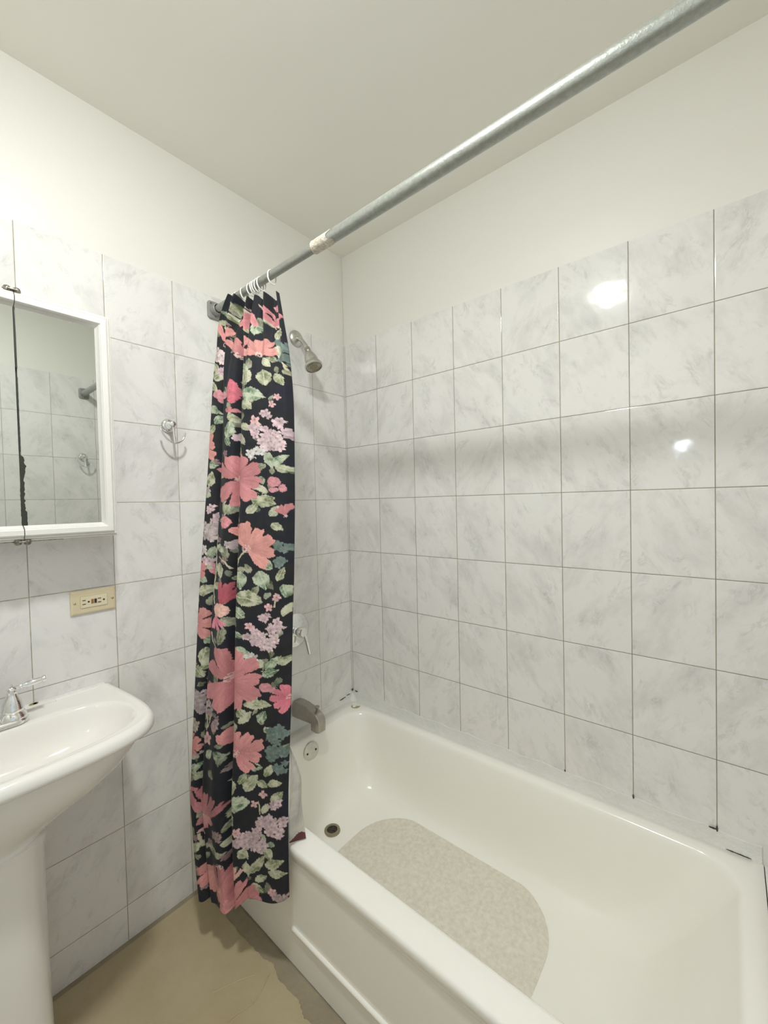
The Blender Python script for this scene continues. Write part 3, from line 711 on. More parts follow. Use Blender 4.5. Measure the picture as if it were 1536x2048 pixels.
def curtain():
    t = thing('shower_curtain', 'black shower curtain printed with pink flowers, bunched at the sink end of the rod', 'shower curtain', (-0.75, -0.3, 0.13))
    NV, NU = 860, 260
    L = resample(LE, NV); R = resample(RE, NV)
    u = np.linspace(0, 1, NU)[None, :]; v = np.linspace(0, 1, NV)[:, None]
    P = L[:, None, :] * (1 - u[..., None]) + R[:, None, :] * u[..., None]
    gath = np.clip(1 - v / 0.16, 0, 1); gath = gath * gath * (3 - 2*gath)
    gs = lambda c, w: np.exp(-((u - c) / w) ** 2)
    c1 = 0.40 + 0.07 * np.clip(v * 2.2, 0, 1) - 0.03*np.clip((v-.75)*4, 0, 1)
    c2 = 0.17 + 0.03 * np.sin(v * 5)
    body = 0.020 * np.sin(PI * u) ** 0.7
    body = body - 0.046 * gs(c1, 0.032) - 0.022 * gs(c2, 0.026) + 0.010 * gs(c1 - 0.11, 0.07) + 0.007*gs(c1 + 0.10, 0.06)
    body = body + 0.004 * np.sin(u * 9 + v * 6) - 0.010 * gs(0.80 - 0.1 * v, 0.05) * np.clip(1.2 - v*1.6, 0.0, 1)
    body = body - (0.028 - 0.024*np.clip((v-.5)*3,0,1)) * np.clip((u - 0.955) / 0.045, 0, 1) ** 2 - 0.02 * np.clip((0.05 - u) / 0.05, 0, 1) ** 2
    # lower third: folds open into soft flutes
    low = np.clip((v - 0.72) / 0.28, 0, 1)
    body = body + low * (0.010 * np.sin(u * 15 + 0.8) * (u < 0.62))
    pleat = 0.020 * np.sin(u * 2*PI*5.3 + 0.6) + 0.010*np.sin(u*2*PI*9 + 2)
    mid = np.exp(-((v - 0.09) / 0.08) ** 2)
    f = body * (1 - 0.75*gath) + pleat * np.maximum(gath, 0.35*mid)
    nx, ny = -0.94, -0.34
    X3 = P[..., 0] + nx * f; Y3 = P[..., 1] + ny * f
    Z3 = P[..., 2] - gath**3 * 0.014 * np.clip(u*6 - .6, 0, 1) - gath**4 * 0.012 * (0.5 + 0.5*np.cos(u * 2*PI*5.3 * 1.0 + 2.2)) + low**6 * 0.010 * np.sin(u * 11 + 1.0)
    Z3 = Z3 - np.clip((v-.9)*10,0,1)**3 * 0.018*np.exp(-((u-0.42)/0.10)**2)
    V = np.stack([X3, Y3, Z3], -1).reshape(-1, 3) - np.array(t.location)
    idx = np.arange(NV * NU).reshape(NV, NU)
    F = np.stack([idx[:-1, :-1], idx[1:, :-1], idx[1:, 1:], idx[:-1, 1:]], -1).reshape(-1, 4)
    me = bpy.data.meshes.new('cloth')
    me.vertices.add(len(V)); me.vertices.foreach_set('co', V.astype(np.float32).ravel())
    me.loops.add(F.size); me.loops.foreach_set('vertex_index', F.ravel().astype(np.int32))
    me.polygons.add(len(F)); me.polygons.foreach_set('loop_start', (np.arange(len(F)) * 4).astype(np.int32))
    me.update(calc_edges=True)
    me.polygons.foreach_set('use_smooth', np.ones(len(F), bool))
    at = me.attributes.new('print', 'FLOAT_COLOR', 'POINT')
    # print coordinates: arc length along the folded cloth so the flowers run into the folds
    C = paint_print(P[..., 3].ravel(), P[..., 4].ravel())
    at.data.foreach_set('color', np.concatenate([C, np.ones((len(C), 1))], 1).astype(np.float32).ravel())
    me.materials.append(M['cloth']); me.materials.append(M['cloth_back'])
    o = bpy.data.objects.new('cloth', me); COL.objects.link(o); o.parent = t
    md = o.modifiers.new('thick', 'SOLIDIFY'); md.thickness = 0.0012; md.offset = -1; md.material_offset = 1; md.material_offset_rim = 0
    # reverse side: corner of the cloth flipped onto the tub rim
    A = [(-0.752, -0.488, 0.66), (-0.758, -0.494, 0.57), (-0.762, -0.496, 0.48), (-0.764, -0.492, 0.42), (-0.752, -0.476, 0.381)]
    B = [(-0.735, -0.468, 0.655), (-0.706, -0.480, 0.555), (-0.706, -0.481, 0.47), (-0.704, -0.486, 0.405), (-0.712, -0.503, 0.3835)]
    a = bez(A, 12); b = bez(B, 12); n = len(a); mb = MB(); rr = []; K = 24
    for i in range(n):
        row = []
        for k in range(K):
            s = k / (K - 1); p = a[i].lerp(b[i], s)
            bul = 0.010 * math.sin(s * PI) * math.sin(min(1, i / (n-1) * 1.1) * PI) + 0.006 * math.sin(s * 8 + i * 0.16) * (1 - i / n)
            row.append(p + Vector((-0.25, -0.95, 0)) * bul)
        rr.append(row)
    vs = [p for r in rr for p in r]; mb.v = [tuple(p) for p in vs]
    for i in range(n - 1):
        for k in range(K - 1):
            mb.f.append((i*K+k, (i+1)*K+k, (i+1)*K+k+1, i*K+k+1)); mb.mi.append(1 if i > n - 5 - 5.5 * math.sin(k / K * PI) - k * 0.12 else 0)
    fo = obj('flipped_corner', mb, [M['cloth_back'], M['hem']], t, smooth=True, angle=180)
    fo['label'] = 'pale reverse of the curtain with a maroon hem, resting on the tub rim'
    md = fo.modifiers.new('thick', 'SOLIDIFY'); md.thickness = 0.001
curtain()

# curtain rings: torus around the rod with a drop that reaches the cloth
def ring():
    mb = MB(); n = 40
    pts = []
    for i in range(n + 1):
        a = 2*PI*i/n
        pts.append((math.cos(a) * 0.0165, 0.002*math.sin(a), -0.006 + math.sin(a) * 0.0220))
    v0 = len(mb.v); P = [Vector(p) for p in pts[:-1]]; rr = []
    for i in range(n):
        tn = (P[(i+1) % n] - P[i-1]).normalized(); a = tn.cross(Vector((0, 1, 0))).normalized(); b = Vector((0, 1, 0))
        rr.append([P[i] + (a * math.cos(2*PI*j/10) * 0.0019 + b * math.sin(2*PI*j/10) * 0.0028) for j in range(10)])
    rr.append(rr[0]); mb.rings(rr, False, False)
    return mb
RING_LABELS = ['clear curtain ring nearest the wall bracket, leftmost of all on the rod', 'clear curtain ring touching the leftmost ring, second from the wall bracket', 'clear curtain ring standing alone behind the curtain top, third from the wall bracket'] + \
    ['clear curtain ring, %s of the five crowded over the curtain top' % q for q in ('leftmost', 'second from left', 'middle one', 'fourth from left', 'rightmost')]
first = None
ring_ys = [-0.150, -0.166, -0.205, -0.247, -0.262, -0.276, -0.290, -0.304]
for i, y in enumerate(ring_ys + [-0.362]):
    if first is None:
        o = obj('curtain_ring', ring(), M['ring'], smooth=True, angle=180); first = o
    else:
        o = first.copy(); COL.objects.link(o)
    o.location = (RX, y, RZ - 0.002)
    o.rotation_euler = (random.uniform(-.10, .10), 0, random.uniform(-.18, .18))
    if i < len(ring_ys):
        tag(o, RING_LABELS[i], 'curtain ring', 'clear rings on the shower rod')
    else:
        tag(o, 'clear plastic ring set apart on the rod, nearest the thick outer tube', 'curtain ring', 'clear rings on the shower rod')

# ================================================================== SHOWER HEAD
def shower():
    t = thing('shower_sprayer', 'chrome shower head on a short bent arm from the tiled wall', 'shower head', (-0.296, 0, 2.092))
    obj('flange', MB().lathe([(0.036, 0), (0.036, 0.003), (0.032, 0.009), (0.022, 0.014), (0.013, 0.016)], (-0.296, 0, 2.092), (0, -1, 0), 36), M['chrome_worn'], t, smooth=True)
    pts = bez([(-0.296, -0.010, 2.092), (-0.296, -0.030, 2.083), (-0.297, -0.055, 2.058), (-0.298, -0.078, 2.028)], 8)
    obj('arm', MB().tube(pts, 0.0095, 20), M['chrome_worn'], t, smooth=True)
    d = Vector((-0.01, -0.42, -0.90)).normalized(); o = Vector((-0.298, -0.076, 2.031))
    obj('collar', MB().lathe([(0.011, 0), (0.0125, 0.002), (0.0125, 0.008), (0.0105, 0.010), (0.0105, 0.013), (0.013, 0.015), (0.013, 0.020), (0.011, 0.023)], o, d, 28), M['pewter'], t, smooth=True)
    bd = obj('spray_body', MB().lathe([(0.012, 0.022), (0.0165, 0.028), (0.0235, 0.042), (0.0275, 0.056), (0.0285, 0.070), (0.0292, 0.080), (0.0365, 0.088), (0.0385, 0.093), (0.038, 0.099), (0.034, 0.1010), (0.033, 0.098)], o, d, 40), M['chrome_worn'], t, smooth=True)
    mb = MB().lathe([(0.0328, 0.0965), (0.031, 0.1005), (0.029, 0.0970), (0.0255, 0.0970), (0.0240, 0.1005), (0.0220, 0.0970), (0.019, 0.0980), (0.011, 0.0995), (0.0001, 0.0998)], o, d, 36)
    obj('spray_face', mb, M['drain'], bd, smooth=True)
shower()

# ================================================================== VALVE
def valve():
    c = Vector((-0.344, 0, 0.812))
    t = thing('shower_valve', 'round chrome tub valve with a lever handle, half hidden by the curtain', 'tap', c)
    obj('escutcheon', MB().lathe([(0.074, 0), (0.074, 0.002), (0.070, 0.006), (0.055, 0.012), (0.035, 0.016), (0.022, 0.018)], c, (0, -1, 0), 48), M['chrome'], t, smooth=True)
    k = obj('knob', MB().lathe([(0.022, 0.016), (0.024, 0.024), (0.026, 0.040), (0.024, 0.052), (0.018, 0.060), (0.0001, 0.063)], c, (0, -1, 0), 36), M['chrome'], t, smooth=True)
    pts = bez([c + Vector((0.004, -0.050, 0)), c + Vector((0.010, -0.058, -0.030)), c + Vector((0.016, -0.062, -0.065)), c + Vector((0.022, -0.064, -0.098))], 8)
    n = len(pts)
    obj('lever', MB().tube(pts, [0.011 - 0.003 * i / n for i in range(n - 1)] + [0.004], 16), M['chrome'], k, smooth=True)
valve()

# ================================================================== TUB SPOUT
def spout():
    t = thing('tub_spout', 'dull grey metal tub spout with a pull-up diverter knob', 'spout', (-0.350, 0, 0.470))
    rr = []
    for y, zt, zb, w in ((0, 0.509, 0.442, 0.027), (-0.030, 0.513, 0.443, 0.027), (-0.065, 0.512, 0.445, 0.0265), (-0.095, 0.507, 0.447, 0.026), (-0.118, 0.500, 0.448, 0.0255)):
        rr.append((y, zt, zb, w))
    def sec(p0, up, ht, w):
        pts = []
        c0 = [( -w, 0.10), (-w, 0.80), (-w*0.72, 1.0), (w*0.72, 1.0), (w, 0.80), (w, 0.10), (w*0.85, 0.0), (-w*0.85, 0.0)]
        return [Vector(p0) + Vector((x, 0, 0)) + Vector(up) * (h * ht) for x, h in c0]
    R = [sec((-0.350, y, zb), (0, 0, 1), zt - zb, w) for y, zt, zb, w in rr]
    # bend downward: sections rotate about an inner corner
    cx = Vector((-0.350, -0.120, 0.447))
    for a, ht in ((20, 0.052), (42, 0.052), (62, 0.051), (80, 0.049)):
        r = math.radians(a)
        R.append(sec(cx, (0, -math.sin(r), math.cos(r)), ht, 0.025))
    down = cx + Vector((0, 0.0, -0.024))
    R.append(sec(down, (0, -1, -0.06), 0.046, 0.0245))
    mb = MB(); mb.rings(R, cap1=True)
    b = obj('spout_body', mb, M['pewter'], t, smooth=True, bevel=0.002)
    obj('wall_gasket', MB().box((-0.3765, -0.004, 0.439), (-0.3235, 0.0, 0.5135)), M['caulk'], t, bevel=0.001)
    k = MB().lathe([(0.0035, 0), (0.0035, 0.015), (0.006, 0.019), (0.0105, 0.024), (0.011, 0.027), (0.006, 0.029), (0.0001, 0.0295)], (-0.350, -0.135, 0.492), (0, -0.1, 1), 20)
    obj('diverter_knob', k, M['pewter'], t, smooth=True)
spout()

# ================================================================== dab of old caulk in the tub corner
mb = MB()
for k, (dx, dy, r, h) in enumerate(((0, 0, 0.012, 0.012), (-0.012, -0.004, 0.009, 0.008), (0.010, -0.010, 0.010, 0.007), (-0.003, 0.010, 0.008, 0.010), (0.012, 0.008, 0.007, 0.009))):
    mb.lathe([(r, 0), (r*.95, h*.4), (r*.6, h*.85), (0.0005, h)], (-0.045 + dx, -0.060 + dy, 0.3782), (0, 0, 1), 16, 0)
mb.lathe([(0.022, 0), (0.021, 0.0012), (0.0005, 0.0014)], (-0.049, -0.066, 0.3782), (0, 0, 1), 22, 1)
tag(obj('caulk_dab', mb, [M['caulk'], M['stain']], smooth=True, origin=(-0.045, -0.06, 0.378)), 'small lumpy dab of whitish caulk with yellow stains on the far tub corner', 'caulk')

# ================================================================== MEDICINE CABINET
def cabinet():
    x1, x0, z0, z1, yf = -1.045, -1.655, 1.288, 1.905, -0.124
    xm = [x0, -1.455, -1.2515, x1]
    t = thing('medicine_cabinet', 'white framed three-door mirrored medicine cabinet above the pedestal sink', 'cabinet', ((x0 + x1) / 2, 0, z0))
    obj('body', MB().box((x0 + 0.012, -0.098, z0 + 0.012), (x1 - 0.012, 0, z1 - 0.012)), M['cab'], t, bevel=0.002)
    fw = 0.036
    def door(a, b, left_stile, right_stile):
        d = MB()
        back = -0.100
        # flat backing
        d.box((a + 0.0008, back - 0.004, z0 + 0.003), (b - 0.0008, back, z1 - 0.003))
        do = obj('door', d, M['cab'], t)
        mx0 = a + (fw if left_stile else 0.0012); mx1 = b - (fw if right_stile else 0.0012)
        obj('mirror', MB().box((mx0 - (0.004 if left_stile else 0), back - 0.0075, z0 + fw - 0.004), (mx1 + (0.004 if right_stile else 0), back - 0.004, z1 - fw + 0.004)), M['mirror'], do)
        fr = MB()
        # frame profile (distance from outer edge, y): stepped moulding
        prof = [(0.0, back), (0.0, back - 0.009), (0.0012, back - 0.0105), (0.0030, back - 0.0105), (0.0036, back - 0.0085), (0.0046, back - 0.0085), (0.0052, back - 0.016), (0.0068, back - 0.0185), (0.0088, back - 0.0185), (0.0096, back - 0.0165), (0.0106, back - 0.0165), (0.0116, back - 0.0215),
                (0.0150, yf), (0.0270, yf), (0.0285, yf + 0.0010), (0.0292, yf + 0.0035), (0.0305, yf + 0.0035), (0.0345, yf + 0.0110), (0.0385, yf + 0.0165), (0.0385, back)]
        def rail(kind):
            R = []
            for s, y in prof:
                if kind == 'top': R.append((Vector((a + (s if left_stile else 0), y, z1 - s)), Vector((b - (s if right_stile else 0), y, z1 - s))))
                if kind == 'bot': R.append((Vector((b - (s if right_stile else 0), y, z0 + s)), Vector((a + (s if left_stile else 0), y, z0 + s))))
                if kind == 'r': R.append((Vector((b - s, y, z1 - s)), Vector((b - s, y, z0 + s))))
                if kind == 'l': R.append((Vector((a + s, y, z0 + s)), Vector((a + s, y, z1 - s))))
            vs = [p for q in R for p in q]; fs = []
            for i in range(len(R) - 1): fs.append((2*i, 2*i+1, 2*i+3, 2*i+2))
            fr.add(vs, fs)
            if not right_stile and kind in ('top', 'bot') or not left_stile and kind in ('top', 'bot'):
                n = len(R)
                fr.add([q[0] for q in R], [tuple(range(n))]); fr.add([q[1] for q in R], [tuple(reversed(range(n)))])
        rail('top')
        if not (left_stile or right_stile):
            obj('frame_rail', fr, M['cab'], do); fr = MB(); rail('bot'); obj('frame_rail', fr, M['cab'], do)
        else: rail('bot')
        if right_stile: rail('r')
        if left_stile: rail('l')
        if left_stile or right_stile: obj('door_frame', fr, M['cab'], do)
        return do
    g = 0.0010
    door(xm[0], xm[1] - g, True, False); door(xm[1] + g, xm[2] - g, False, False); dr = door(xm[2] + g, xm[3], False, True)
    # black gap line and flaked silvering along the seam
    mb = MB(); ym = -0.1079
    mb.box((xm[2] - 0.0020, -0.100, z0 + 0.004), (xm[2] + 0.0018, -0.0990, z1 - 0.004))
    pts_l = []; pts_r = []
    zz = np.linspace(z1 - fw, z0 + fw, 120)
    for i, z in enumerate(zz):
        f = (z1 - fw - z) / (z1 - z0 - 2*fw)
        if f < 0.285: w = 0.0010 + 0.0012 * min(1, f*8)
        elif f < 0.315: w = -0.0006
        elif f < 0.66: w = 0.0016 + 0.0005*random.random()
        elif f < 0.68: w = 0.0004
        elif f < 0.77: w = 0.006 + 0.006*random.random()*math.sin((f-.68)/.09*PI)
        elif f < 0.93: w = 0.0040 + 0.0035*random.random()
        else: w = 0.0085 + 0.002*random.random()
        wl = 0.0013 if f < 0.66 else 0.0018 + 0.0014*random.random()*(f > .8)
        if 0.285 <= f < 0.315: wl = -0.0006
        pts_l.append(Vector((xm[2] - wl, ym, z))); pts_r.append(Vector((xm[2] + w, ym, z)))
    for i in range(len(zz) - 1):
        if pts_r[i].x <= pts_l[i].x or pts_r[i+1].x <= pts_l[i+1].x: continue
        vs = [pts_l[i], pts_r[i], pts_r[i+1], pts_l[i+1]]; vb = [p + Vector((0, 0.0004, 0)) for p in vs]
        mb.add(vs + vb, [(0, 1, 2, 3), (7, 6, 5, 4), (0, 4, 5, 1), (1, 5, 6, 2), (2, 6, 7, 3), (3, 7, 4, 0)])
    w = obj('flaked_silvering', mb, M['black'], t); w['label'] = 'black jagged strip where the mirror backing has flaked along the door seam'
    # pivot hinges
    for xx in (xm[1], xm[2]):
        for z, s in ((z1, 1), (z0, -1)):
            mb = MB()
            mb.box((xx - 0.020, -0.112, min(z, z + s*0.004)), (xx + 0.012, -0.090, max(z, z + s*0.004)))
            for dx in (-0.011, 0.007):
                mb.lathe([(0.0075, -0.003), (0.0085, 0.002), (0.0065, 0.008), (0.003, 0.0105)], (xx + dx, -0.108, z), (0, 0, s), 14)
            mb.box((xx - 0.012, -0.119, min(z, z + s*0.0035)), (xx + 0.010, -0.110, max(z, z + s*0.0035)))
            h = obj('hinge', mb, M['clip'], t, smooth=True, bevel=0.0008)
            h['label'] = 'small tarnished metal pivot hinge'
    # slim metal track along the top of the doors
    obj('hinge_track', MB().box((x0 + 0.07, -0.102, z1 + 0.0002), (x1 - 0.135, -0.0985, z1 + 0.0022)), M['clip'], t)
    obj('lower_track', MB().box((x0 + 0.07, -0.102, z0 - 0.0026), (x1 - 0.125, -0.0985, z0 + 0.0)), M['clip'], t)
cabinet()

# ================================================================== OUTLET
def outlet():
    xa, xb, za, zb = -1.1405, -1.026, 1.0560, 1.1255
    cx, cz = (xa + xb) / 2, (za + zb) / 2
    t = thing('outlet', 'ivory wall outlet mounted sideways on the tiles below the mirrored cabinet', 'outlet', (cx, 0, cz))
    rr = []
    for ins, y in ((0, 0), (0, -0.003), (0.0015, -0.0052), (0.006, -0.0065)):
        rr.append([Vector((x, y, z)) for x, z in ((xa + ins, za + ins), (xb - ins, za + ins), (xb - ins, zb - ins), (xa + ins, zb - ins))])
    pl = obj('cover_plate', MB().rings(rr), M['ivory'], t, bevel=0.001)
    lo = [Vector((p.x, 0, p.y)) for p in rrect(cx - 0.0335, cx + 0.0335, cz - 0.0165, cz + 0.0165, 0.0015, 0, 3)]
    mk = lambda L, y: [Vector((p.x, y, p.z)) for p in L]
    big = [Vector((p.x, 0, p.y)) for p in rrect(cx - 0.0342, cx + 0.0342, cz - 0.0172, cz + 0.0172, 0.0018, 0, 3)]
    obj('receptacle_gap', MB().rings([mk(big, -0.0060), mk(big, -0.00665)]), M['stain'], pl)
    ins = obj('receptacle', MB().rings([mk(lo, -0.006), mk(lo, -0.0080), [Vector((cx + (p.x-cx)*.985, -0.0084, cz + (p.z-cz)*.97)) for p in lo]]), M['ivory_l'], t)
    mb = MB(); y0, y1 = -0.0080, -0.0087
    for s, gx in ((-1, -0.006), (1, 0.026)):
        pass
    # left socket: two horizontal slots then round earth hole; same again on the right
    for bx in (cx - 0.0250, cx + 0.0135):
        mb = MB()
        for dz in (-0.0055, 0.0055): mb.box((bx - 0.0042, y1, cz + dz - 0.0011), (bx + 0.0042, y0, cz + dz + 0.0011))
        mb.lathe([(0.0026, 0), (0.0026, 0.0007)], (bx + 0.0115, y0, cz), (0, -1, 0), 14)
        obj('socket_holes', mb, M['slot'], ins)
    a = obj('test_button', MB().box((cx - 0.0072, -0.0097, cz - 0.0062), (cx - 0.0012, -0.008, cz + 0.0062)), M['btn_o'], ins); a['label'] = 'brown test button'
    a = obj('reset_button', MB().box((cx + 0.0006, -0.0097, cz - 0.0062), (cx + 0.0066, -0.008, cz + 0.0062)), M['btn_r'], ins); a['label'] = 'dark red reset button'
    for s in (-1, 1):
        obj('screw', MB().lathe([(0.0036, 0.006), (0.0034, 0.0072), (0.002, 0.0080), (0.0001, 0.0081)], (cx + s * 0.0475, 0, cz), (0, -1, 0), 16), M['brass'], pl, smooth=True)
outlet()

# ================================================================== ROBE HOOKS
def hook(loc, sgn, label):
    c = Vector(loc)
    t = thing('robe_hook', label, 'hook', c)
    d = Vector((0, sgn, 0))
    obj('flange', MB().lathe([(0.0235, 0), (0.0235, 0.0025), (0.0215, 0.0070), (0.0165, 0.0100), (0.0145, 0.0105), (0.0138, 0.014), (0.0125, 0.020), (0.0105, 0.026), (0.0085, 0.034), (0.0085, 0.037), (0.0100, 0.039), (0.0100, 0.044), (0.006, 0.047), (0.0001, 0.0475)], c, d, 36), M['chrome'], t, smooth=True)
    pts = bez([c + d*0.040 + Vector((-0.039, 0, -0.012)), c + d*0.041 + Vector((-0.034, 0, -0.033)), c + d*0.043 + Vector((-0.016, 0, -0.056)), c + d*0.044 + Vector((0.004, 0, -0.062)), c + d*0.044 + Vector((0.024, 0, -0.054)), c + d*0.043 + Vector((0.036, 0, -0.036)), c + d*0.042 + Vector((0.037, 0, -0.024))], 8)
    n = len(pts)
    ar = obj('prongs', MB().tube(pts, [0.0016] + [0.0030]*(n-2) + [0.0016], 14), M['chrome'], t, smooth=True)
    st = [c + d*0.040 + Vector((0.0, 0, -0.004)), c + d*0.043 + Vector((0.001, 0, -0.030)), c + d*0.0445 + Vector((0.003, 0, -0.060))]
    obj('stem', MB().tube(bez(st, 8), 0.0036, 12).lathe([(0.0001, -0.0048), (0.0034, -0.0034), (0.0048, 0), (0.0034, 0.0034), (0.0001, 0.0048)], c + d*0.0455 + Vector((0.003, 0, -0.0625)), (0, 0, 1), 14), M['chrome'], t, smooth=True)
hook((-0.851, 0.0, 1.640), -1, 'chrome double robe hook on the tiles between the mirrored cabinet and the curtain')
hook((-0.690, SY, 1.690), 1, 'chrome robe hook on the tiled near wall, seen only in the cabinet mirror')

# ================================================================== PEDESTAL SINK
SX = -1.335
def sink():
    WG = -0.0015
    t = thing('pedestal_sink', 'white pedestal sink below the mirrored cabinet, left of the curtain', 'sink', (SX, -0.2, 0))
    half = [(0.0, 0.287), (-0.05, 0.293), (-0.10, 0.298), (-0.15, 0.303), (-0.20, 0.306), (-0.25, 0.306), (-0.29, 0.301), (-0.32, 0.291), (-0.345, 0.272), (-0.362, 0.245), (-0.375, 0.210), (-0.385, 0.165), (-0.391, 0.11), (-0.394, 0.055)]
    sym = lambda H: [(SX + w, y) for y, w in H] + [(SX, H[-1][0] - 0.001)] + [(SX - w, y) for y, w in reversed(H)]
    out = sym(half)
    # dense outline, closing along the wall
    def dens(P, n):
        pts = bez([(x, y, 0) for x, y in P], 6)
        back = [Vector((P[-1][0] + (P[0][0] - P[-1][0]) * k / 24, 0, 0)) for k in range(1, 24)]
        pts = pts + back
        # resample by angle-agnostic arc length
        L = [0]
        for a, b in zip(pts, pts[1:] + [pts[0]]): L.append(L[-1] + (b - a).length)
        res = []
        tot = L[-1]; pp = pts + [pts[0]]
        j = 0
        for i in range(n):
            s = tot * i / n
            while L[j+1] < s: j += 1
            f = (s - L[j]) / max(1e-9, L[j+1] - L[j]); res.append(pp[j].lerp(pp[j+1], f))
        return res
    N = 160
    O = dens(out, N)
    cx, cy = SX, -0.19
    def inset(P, d):
        n = len(P); r = []
        for i in range(n):
            tn = (P[(i+1) % n] - P[i-1]).normalized(); nn = Vector((-tn.y, tn.x, 0))
            if (P[i] + nn * 0.01 - Vector((cx, cy, 0))).length > (P[i] - nn * 0.01 - Vector((cx, cy, 0))).length: nn = -nn
            r.append(P[i] + nn * d)
        return r
    # bowl opening: D shape
    bh = [(-0.118, 0.10), (-0.119, 0.15), (-0.127, 0.200), (-0.145, 0.236), (-0.175, 0.260), (-0.21, 0.270), (-0.25, 0.270), (-0.29, 0.258), (-0.320, 0.232), (-0.338, 0.195), (-0.350, 0.145), (-0.357, 0.09), (-0.361, 0.04)]
    bo = [(SX, -0.118)] + [(SX + w, y) for y, w in bh] + [(SX, -0.362)] + [(SX - w, y) for y, w in reversed(bh)]
    bp = bez([(x, y, 0) for x, y in bo] + [(SX, -0.118, 0)], 6)[:-1]
    # match bowl ring to outline by angle
    def by_angle(P, ref, c):
        ang = [math.atan2(p.y - c[1], p.x - c[0]) for p in P]
        order = sorted(range(len(P)), key=lambda i: ang[i])
        aa = np.array([ang[i] for i in order]); xs = np.array([P[i].x for i in order]); ys = np.array([P[i].y for i in order])
        aa = np.concatenate([aa - 2*PI, aa, aa + 2*PI]); xs = np.tile(xs, 3); ys = np.tile(ys, 3)
        r = []
        for p in ref:
            a = math.atan2(p.y - c[1], p.x - c[0]); r.append(Vector((float(np.interp(a, aa, xs)), float(np.interp(a, aa, ys)), 0)))
        return r
    B = by_angle(bp, O, (cx, -0.23))
    def at(P, z, s=1.0, c=(SX, -0.23)):
        return [Vector((c[0] + (p.x - c[0]) * s, c[1] + (p.y - c[1]) * s, z)) for p in P]
    def lip(d, z):  # inset only away from the wall
        I = inset(O, d); W = 0.287 - d
        return [Vector((i.x, min(i.y, 0.0), z)) if o.y < -0.004 else Vector((SX + max(-W, min(W, o.x - SX)), 0.0, z)) for i, o in zip(I, O)]
    ped = [Vector((SX + 0.082 * math.cos(math.atan2((p.y + 0.20), (p.x - SX))), -0.20 + 0.085 * math.sin(math.atan2((p.y + 0.20), (p.x - SX))), 0)) for p in O]
    def mixr(A, Bq, f, z):
        return [Vector((a.x + (b.x - a.x)*f, a.y + (b.y - a.y)*f, z)) for a, b in zip(A, Bq)]
    base = lip(0.030, 0.0)
    rings = []
    for f, z in ((1.00, 0.600), (0.995, 0.628), (0.93, 0.640), (0.78, 0.658), (0.58, 0.680), (0.38, 0.706), (0.21, 0.736), (0.09, 0.766), (0.025, 0.788), (0.0, 0.797)):
        rings.append(mixr(base, ped, f, z))
    rings.append(lip(0.022, 0.8005)); rings.append(lip(0.010, 0.8010)); rings.append(lip(0.004, 0.8030))
    rings.append(lip(0.001, 0.807)); rings.append(lip(0.0, 0.815)); rings.append(lip(0.002, 0.826)); rings.append(lip(0.008, 0.8335)); rings.append(lip(0.016, 0.8355)); rings.append(lip(0.022, 0.8345))
    rings += [[a.lerp(b, q) for a, b in zip(lip(0.022, 0.8342), at(B, 0.8325))] for q in (0.2, 0.4, 0.6, 0.8)]
    rings.append(at(B, 0.8325, 1.0)); rings.append(at(B, 0.829, 0.985)); rings.append(at(B, 0.820, 0.965)); rings.append(at(B, 0.795, 0.93)); rings.append(at(B, 0.765, 0.86)); rings.append(at(B, 0.742, 0.74)); rings.append(at(B, 0.730, 0.52)); rings.append(at(B, 0.724, 0.25)); rings.append(at(B, 0.722, 0.09))
    # orientation: outline runs clockwise seen from above -> flip
    area = sum(O[i].x * O[(i+1) % N].y - O[(i+1) % N].x * O[i].y for i in range(N))
    rings = [[Vector((p.x, min(p.y, WG), p.z)) for p in r] for r in rings]
    if area < 0: rings = [list(reversed(r)) for r in rings]
    basin = obj('basin', MB().rings(rings), M['porcelain'], t, smooth=True, angle=180)
    # pedestal column
    rr = []
    for z, w, dp in ((0.0, 0.112, 0.120), (0.012, 0.112, 0.120), (0.03, 0.100, 0.108), (0.07, 0.089, 0.097), (0.14, 0.084, 0.091), (0.30, 0.081, 0.088), (0.50, 0.080, 0.085), (0.60, 0.082, 0.086), (0.628, 0.090, 0.093)):
        rr.append([Vector((SX + w * math.copysign(abs(math.cos(a)) ** 0.8, math.cos(a)), -0.20 + dp * math.copysign(abs(math.sin(a)) ** 0.8, math.sin(a)), z)) for a in np.linspace(0, 2*PI, 64, endpoint=False)])
    obj('pedestal', MB().rings(rr), M['porcelain'], t, smooth=True)
    # drain in the bowl
    obj('drain', MB().lathe([(0.022, 0.0), (0.022, 0.002), (0.017, 0.003), (0.014, 0.0015), (0.0001, 0.001)], (SX, -0.23, 0.7215), (0, 0, 1), 28), M['chrome'], t, smooth=True)
    # raised soap ledge on the back deck
    sl = [Vector((p.x, p.y, 0)) for p in rrect(-1.262, -1.185, -0.030, -0.012, 0.006, 0, 5)]
    obj('deck_ledge', MB().rings([[Vector((p.x, p.y, 0.833)) for p in sl], [Vector((p.x, p.y, 0.837)) for p in sl]]), M['porcelain'], t, smooth=True)
sink()

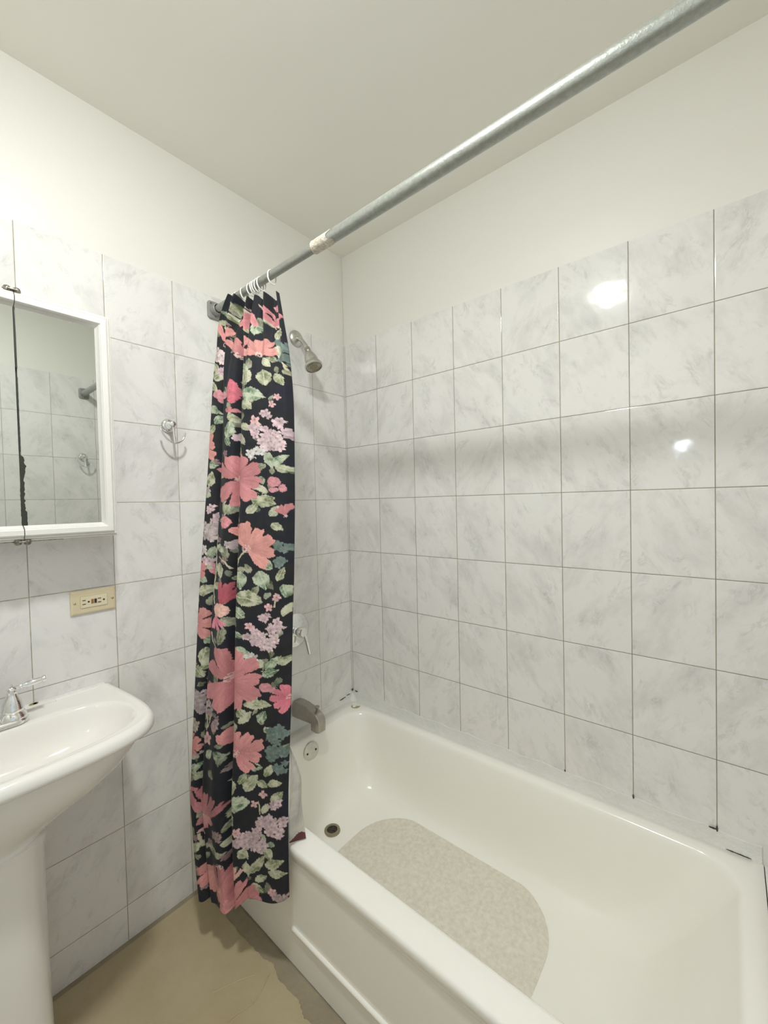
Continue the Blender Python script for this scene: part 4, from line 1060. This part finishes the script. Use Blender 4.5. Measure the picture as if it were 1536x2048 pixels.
# ================================================================== FAUCET
def faucet():
    fy, fz = -0.082, 0.8345
    fx = SX
    t = thing('faucet', 'chrome two-handle faucet standing on the back of the pedestal sink', 'faucet', (fx, fy, fz))
    bl = rrect(fx - 0.083, fx + 0.083, fy - 0.030, fy + 0.030, 0.0298, 0, 12)
    rr = [[Vector((fx + (p.x - fx) * s, fy + (p.y - fy) * s2, fz + h)) for p in bl] for s, s2, h in ((1, 1, 0), (1, 1, 0.006), (0.985, 0.96, 0.011), (0.95, 0.86, 0.0135), (0.90, 0.72, 0.014))]
    obj('base_plate', MB().rings(rr), M['chrome'], t, smooth=True)
    for s in (-1, 1):
        c = Vector((fx + s * 0.052, fy, fz + 0.012))
        prof = [(0.0285, 0), (0.0285, 0.003), (0.0265, 0.008), (0.0245, 0.013), (0.0215, 0.0165), (0.0225, 0.0185), (0.0230, 0.022), (0.0218, 0.025), (0.0205, 0.032), (0.0180, 0.041), (0.0145, 0.050), (0.0112, 0.057), (0.0100, 0.060), (0.0105, 0.062), (0.0105, 0.065), (0.0080, 0.067)]
        h = obj('handle_bell', MB().lathe(prof, c, (0, 0, 1), 36), M['chrome'], t, smooth=True)
        top = c + Vector((0, 0, 0.072))
        mb = MB().lathe([(0.006, -0.006), (0.0095, -0.003), (0.011, 0.0), (0.0095, 0.004), (0.005, 0.0075), (0.0022, 0.0085), (0.0026, 0.0105), (0.0001, 0.0125)], top, (0, 0, 1), 28)
        d = Vector((s * 0.985, -0.03, 0.10)).normalized()
        mb.lathe([(0.0060, 0.006), (0.0048, 0.014), (0.0070, 0.016), (0.0070, 0.019), (0.0044, 0.021), (0.0056, 0.024), (0.0082, 0.030), (0.0078, 0.045), (0.0064, 0.058), (0.0080, 0.060), (0.0088, 0.063), (0.0080, 0.067), (0.0001, 0.068)], top, d, 24)
        obj('lever', mb, M['chrome'], h, smooth=True)
    sp = obj('spout', MB().lathe([(0.024, 0.012), (0.023, 0.02), (0.018, 0.03), (0.0155, 0.04)], (fx, fy, fz), (0, 0, 1), 32).tube(bez([(fx, fy, fz + 0.036), (fx, fy - 0.002, fz + 0.075), (fx, fy - 0.030, fz + 0.108), (fx, fy - 0.075, fz + 0.105), (fx, fy - 0.105, fz + 0.080)], 10), [0.015 - 0.004 * i / 40 for i in range(41)], 24), M['chrome'], t, smooth=True)
    obj('aerator', MB().lathe([(0.0125, 0), (0.0125, 0.012), (0.010, 0.014)], (fx, fy - 0.103, fz + 0.084), (0, -0.45, -0.9), 24), M['chrome'], sp, smooth=True)
faucet()

# ================================================================== LAMPS (out of frame, seen as reflections)
LX, LY = -1.235, -0.935
t = thing('ceiling_lamp', 'small round flush ceiling lamp with a lit shallow dome over the middle of the room', 'lamp', (LX, LY, CEIL))
obj('canopy', MB().lathe([(0.095, 0.0), (0.095, 0.012), (0.088, 0.022), (0.079, 0.028), (0.0745, 0.030)], (LX, LY, CEIL), (0, 0, -1), 40), M['porcelain'], t, smooth=True)
br = 0.075
prof = [(br * math.cos(a), 0.030 + 0.026 * math.sin(a)) for a in np.linspace(0.0, PI/2 - 0.01, 14)]
obj('diffuser', MB().lathe(prof, (LX, LY, CEIL), (0, 0, -1), 24, cap0=False), M['bulb'], t, smooth=True)
t = thing('night_light', 'small lit cool-white panel light on the wall left of the sink', 'lamp', (WX, -1.21, 1.69))
obj('housing', MB().box((WX, -1.245, 1.632), (WX + 0.012, -1.175, 1.748)), M['cab'], t, bevel=0.003)
obj('diffuser', MB().box((WX + 0.0121, -1.236, 1.640), (WX + 0.016, -1.184, 1.740)), M['blue_led'], t, bevel=0.001)
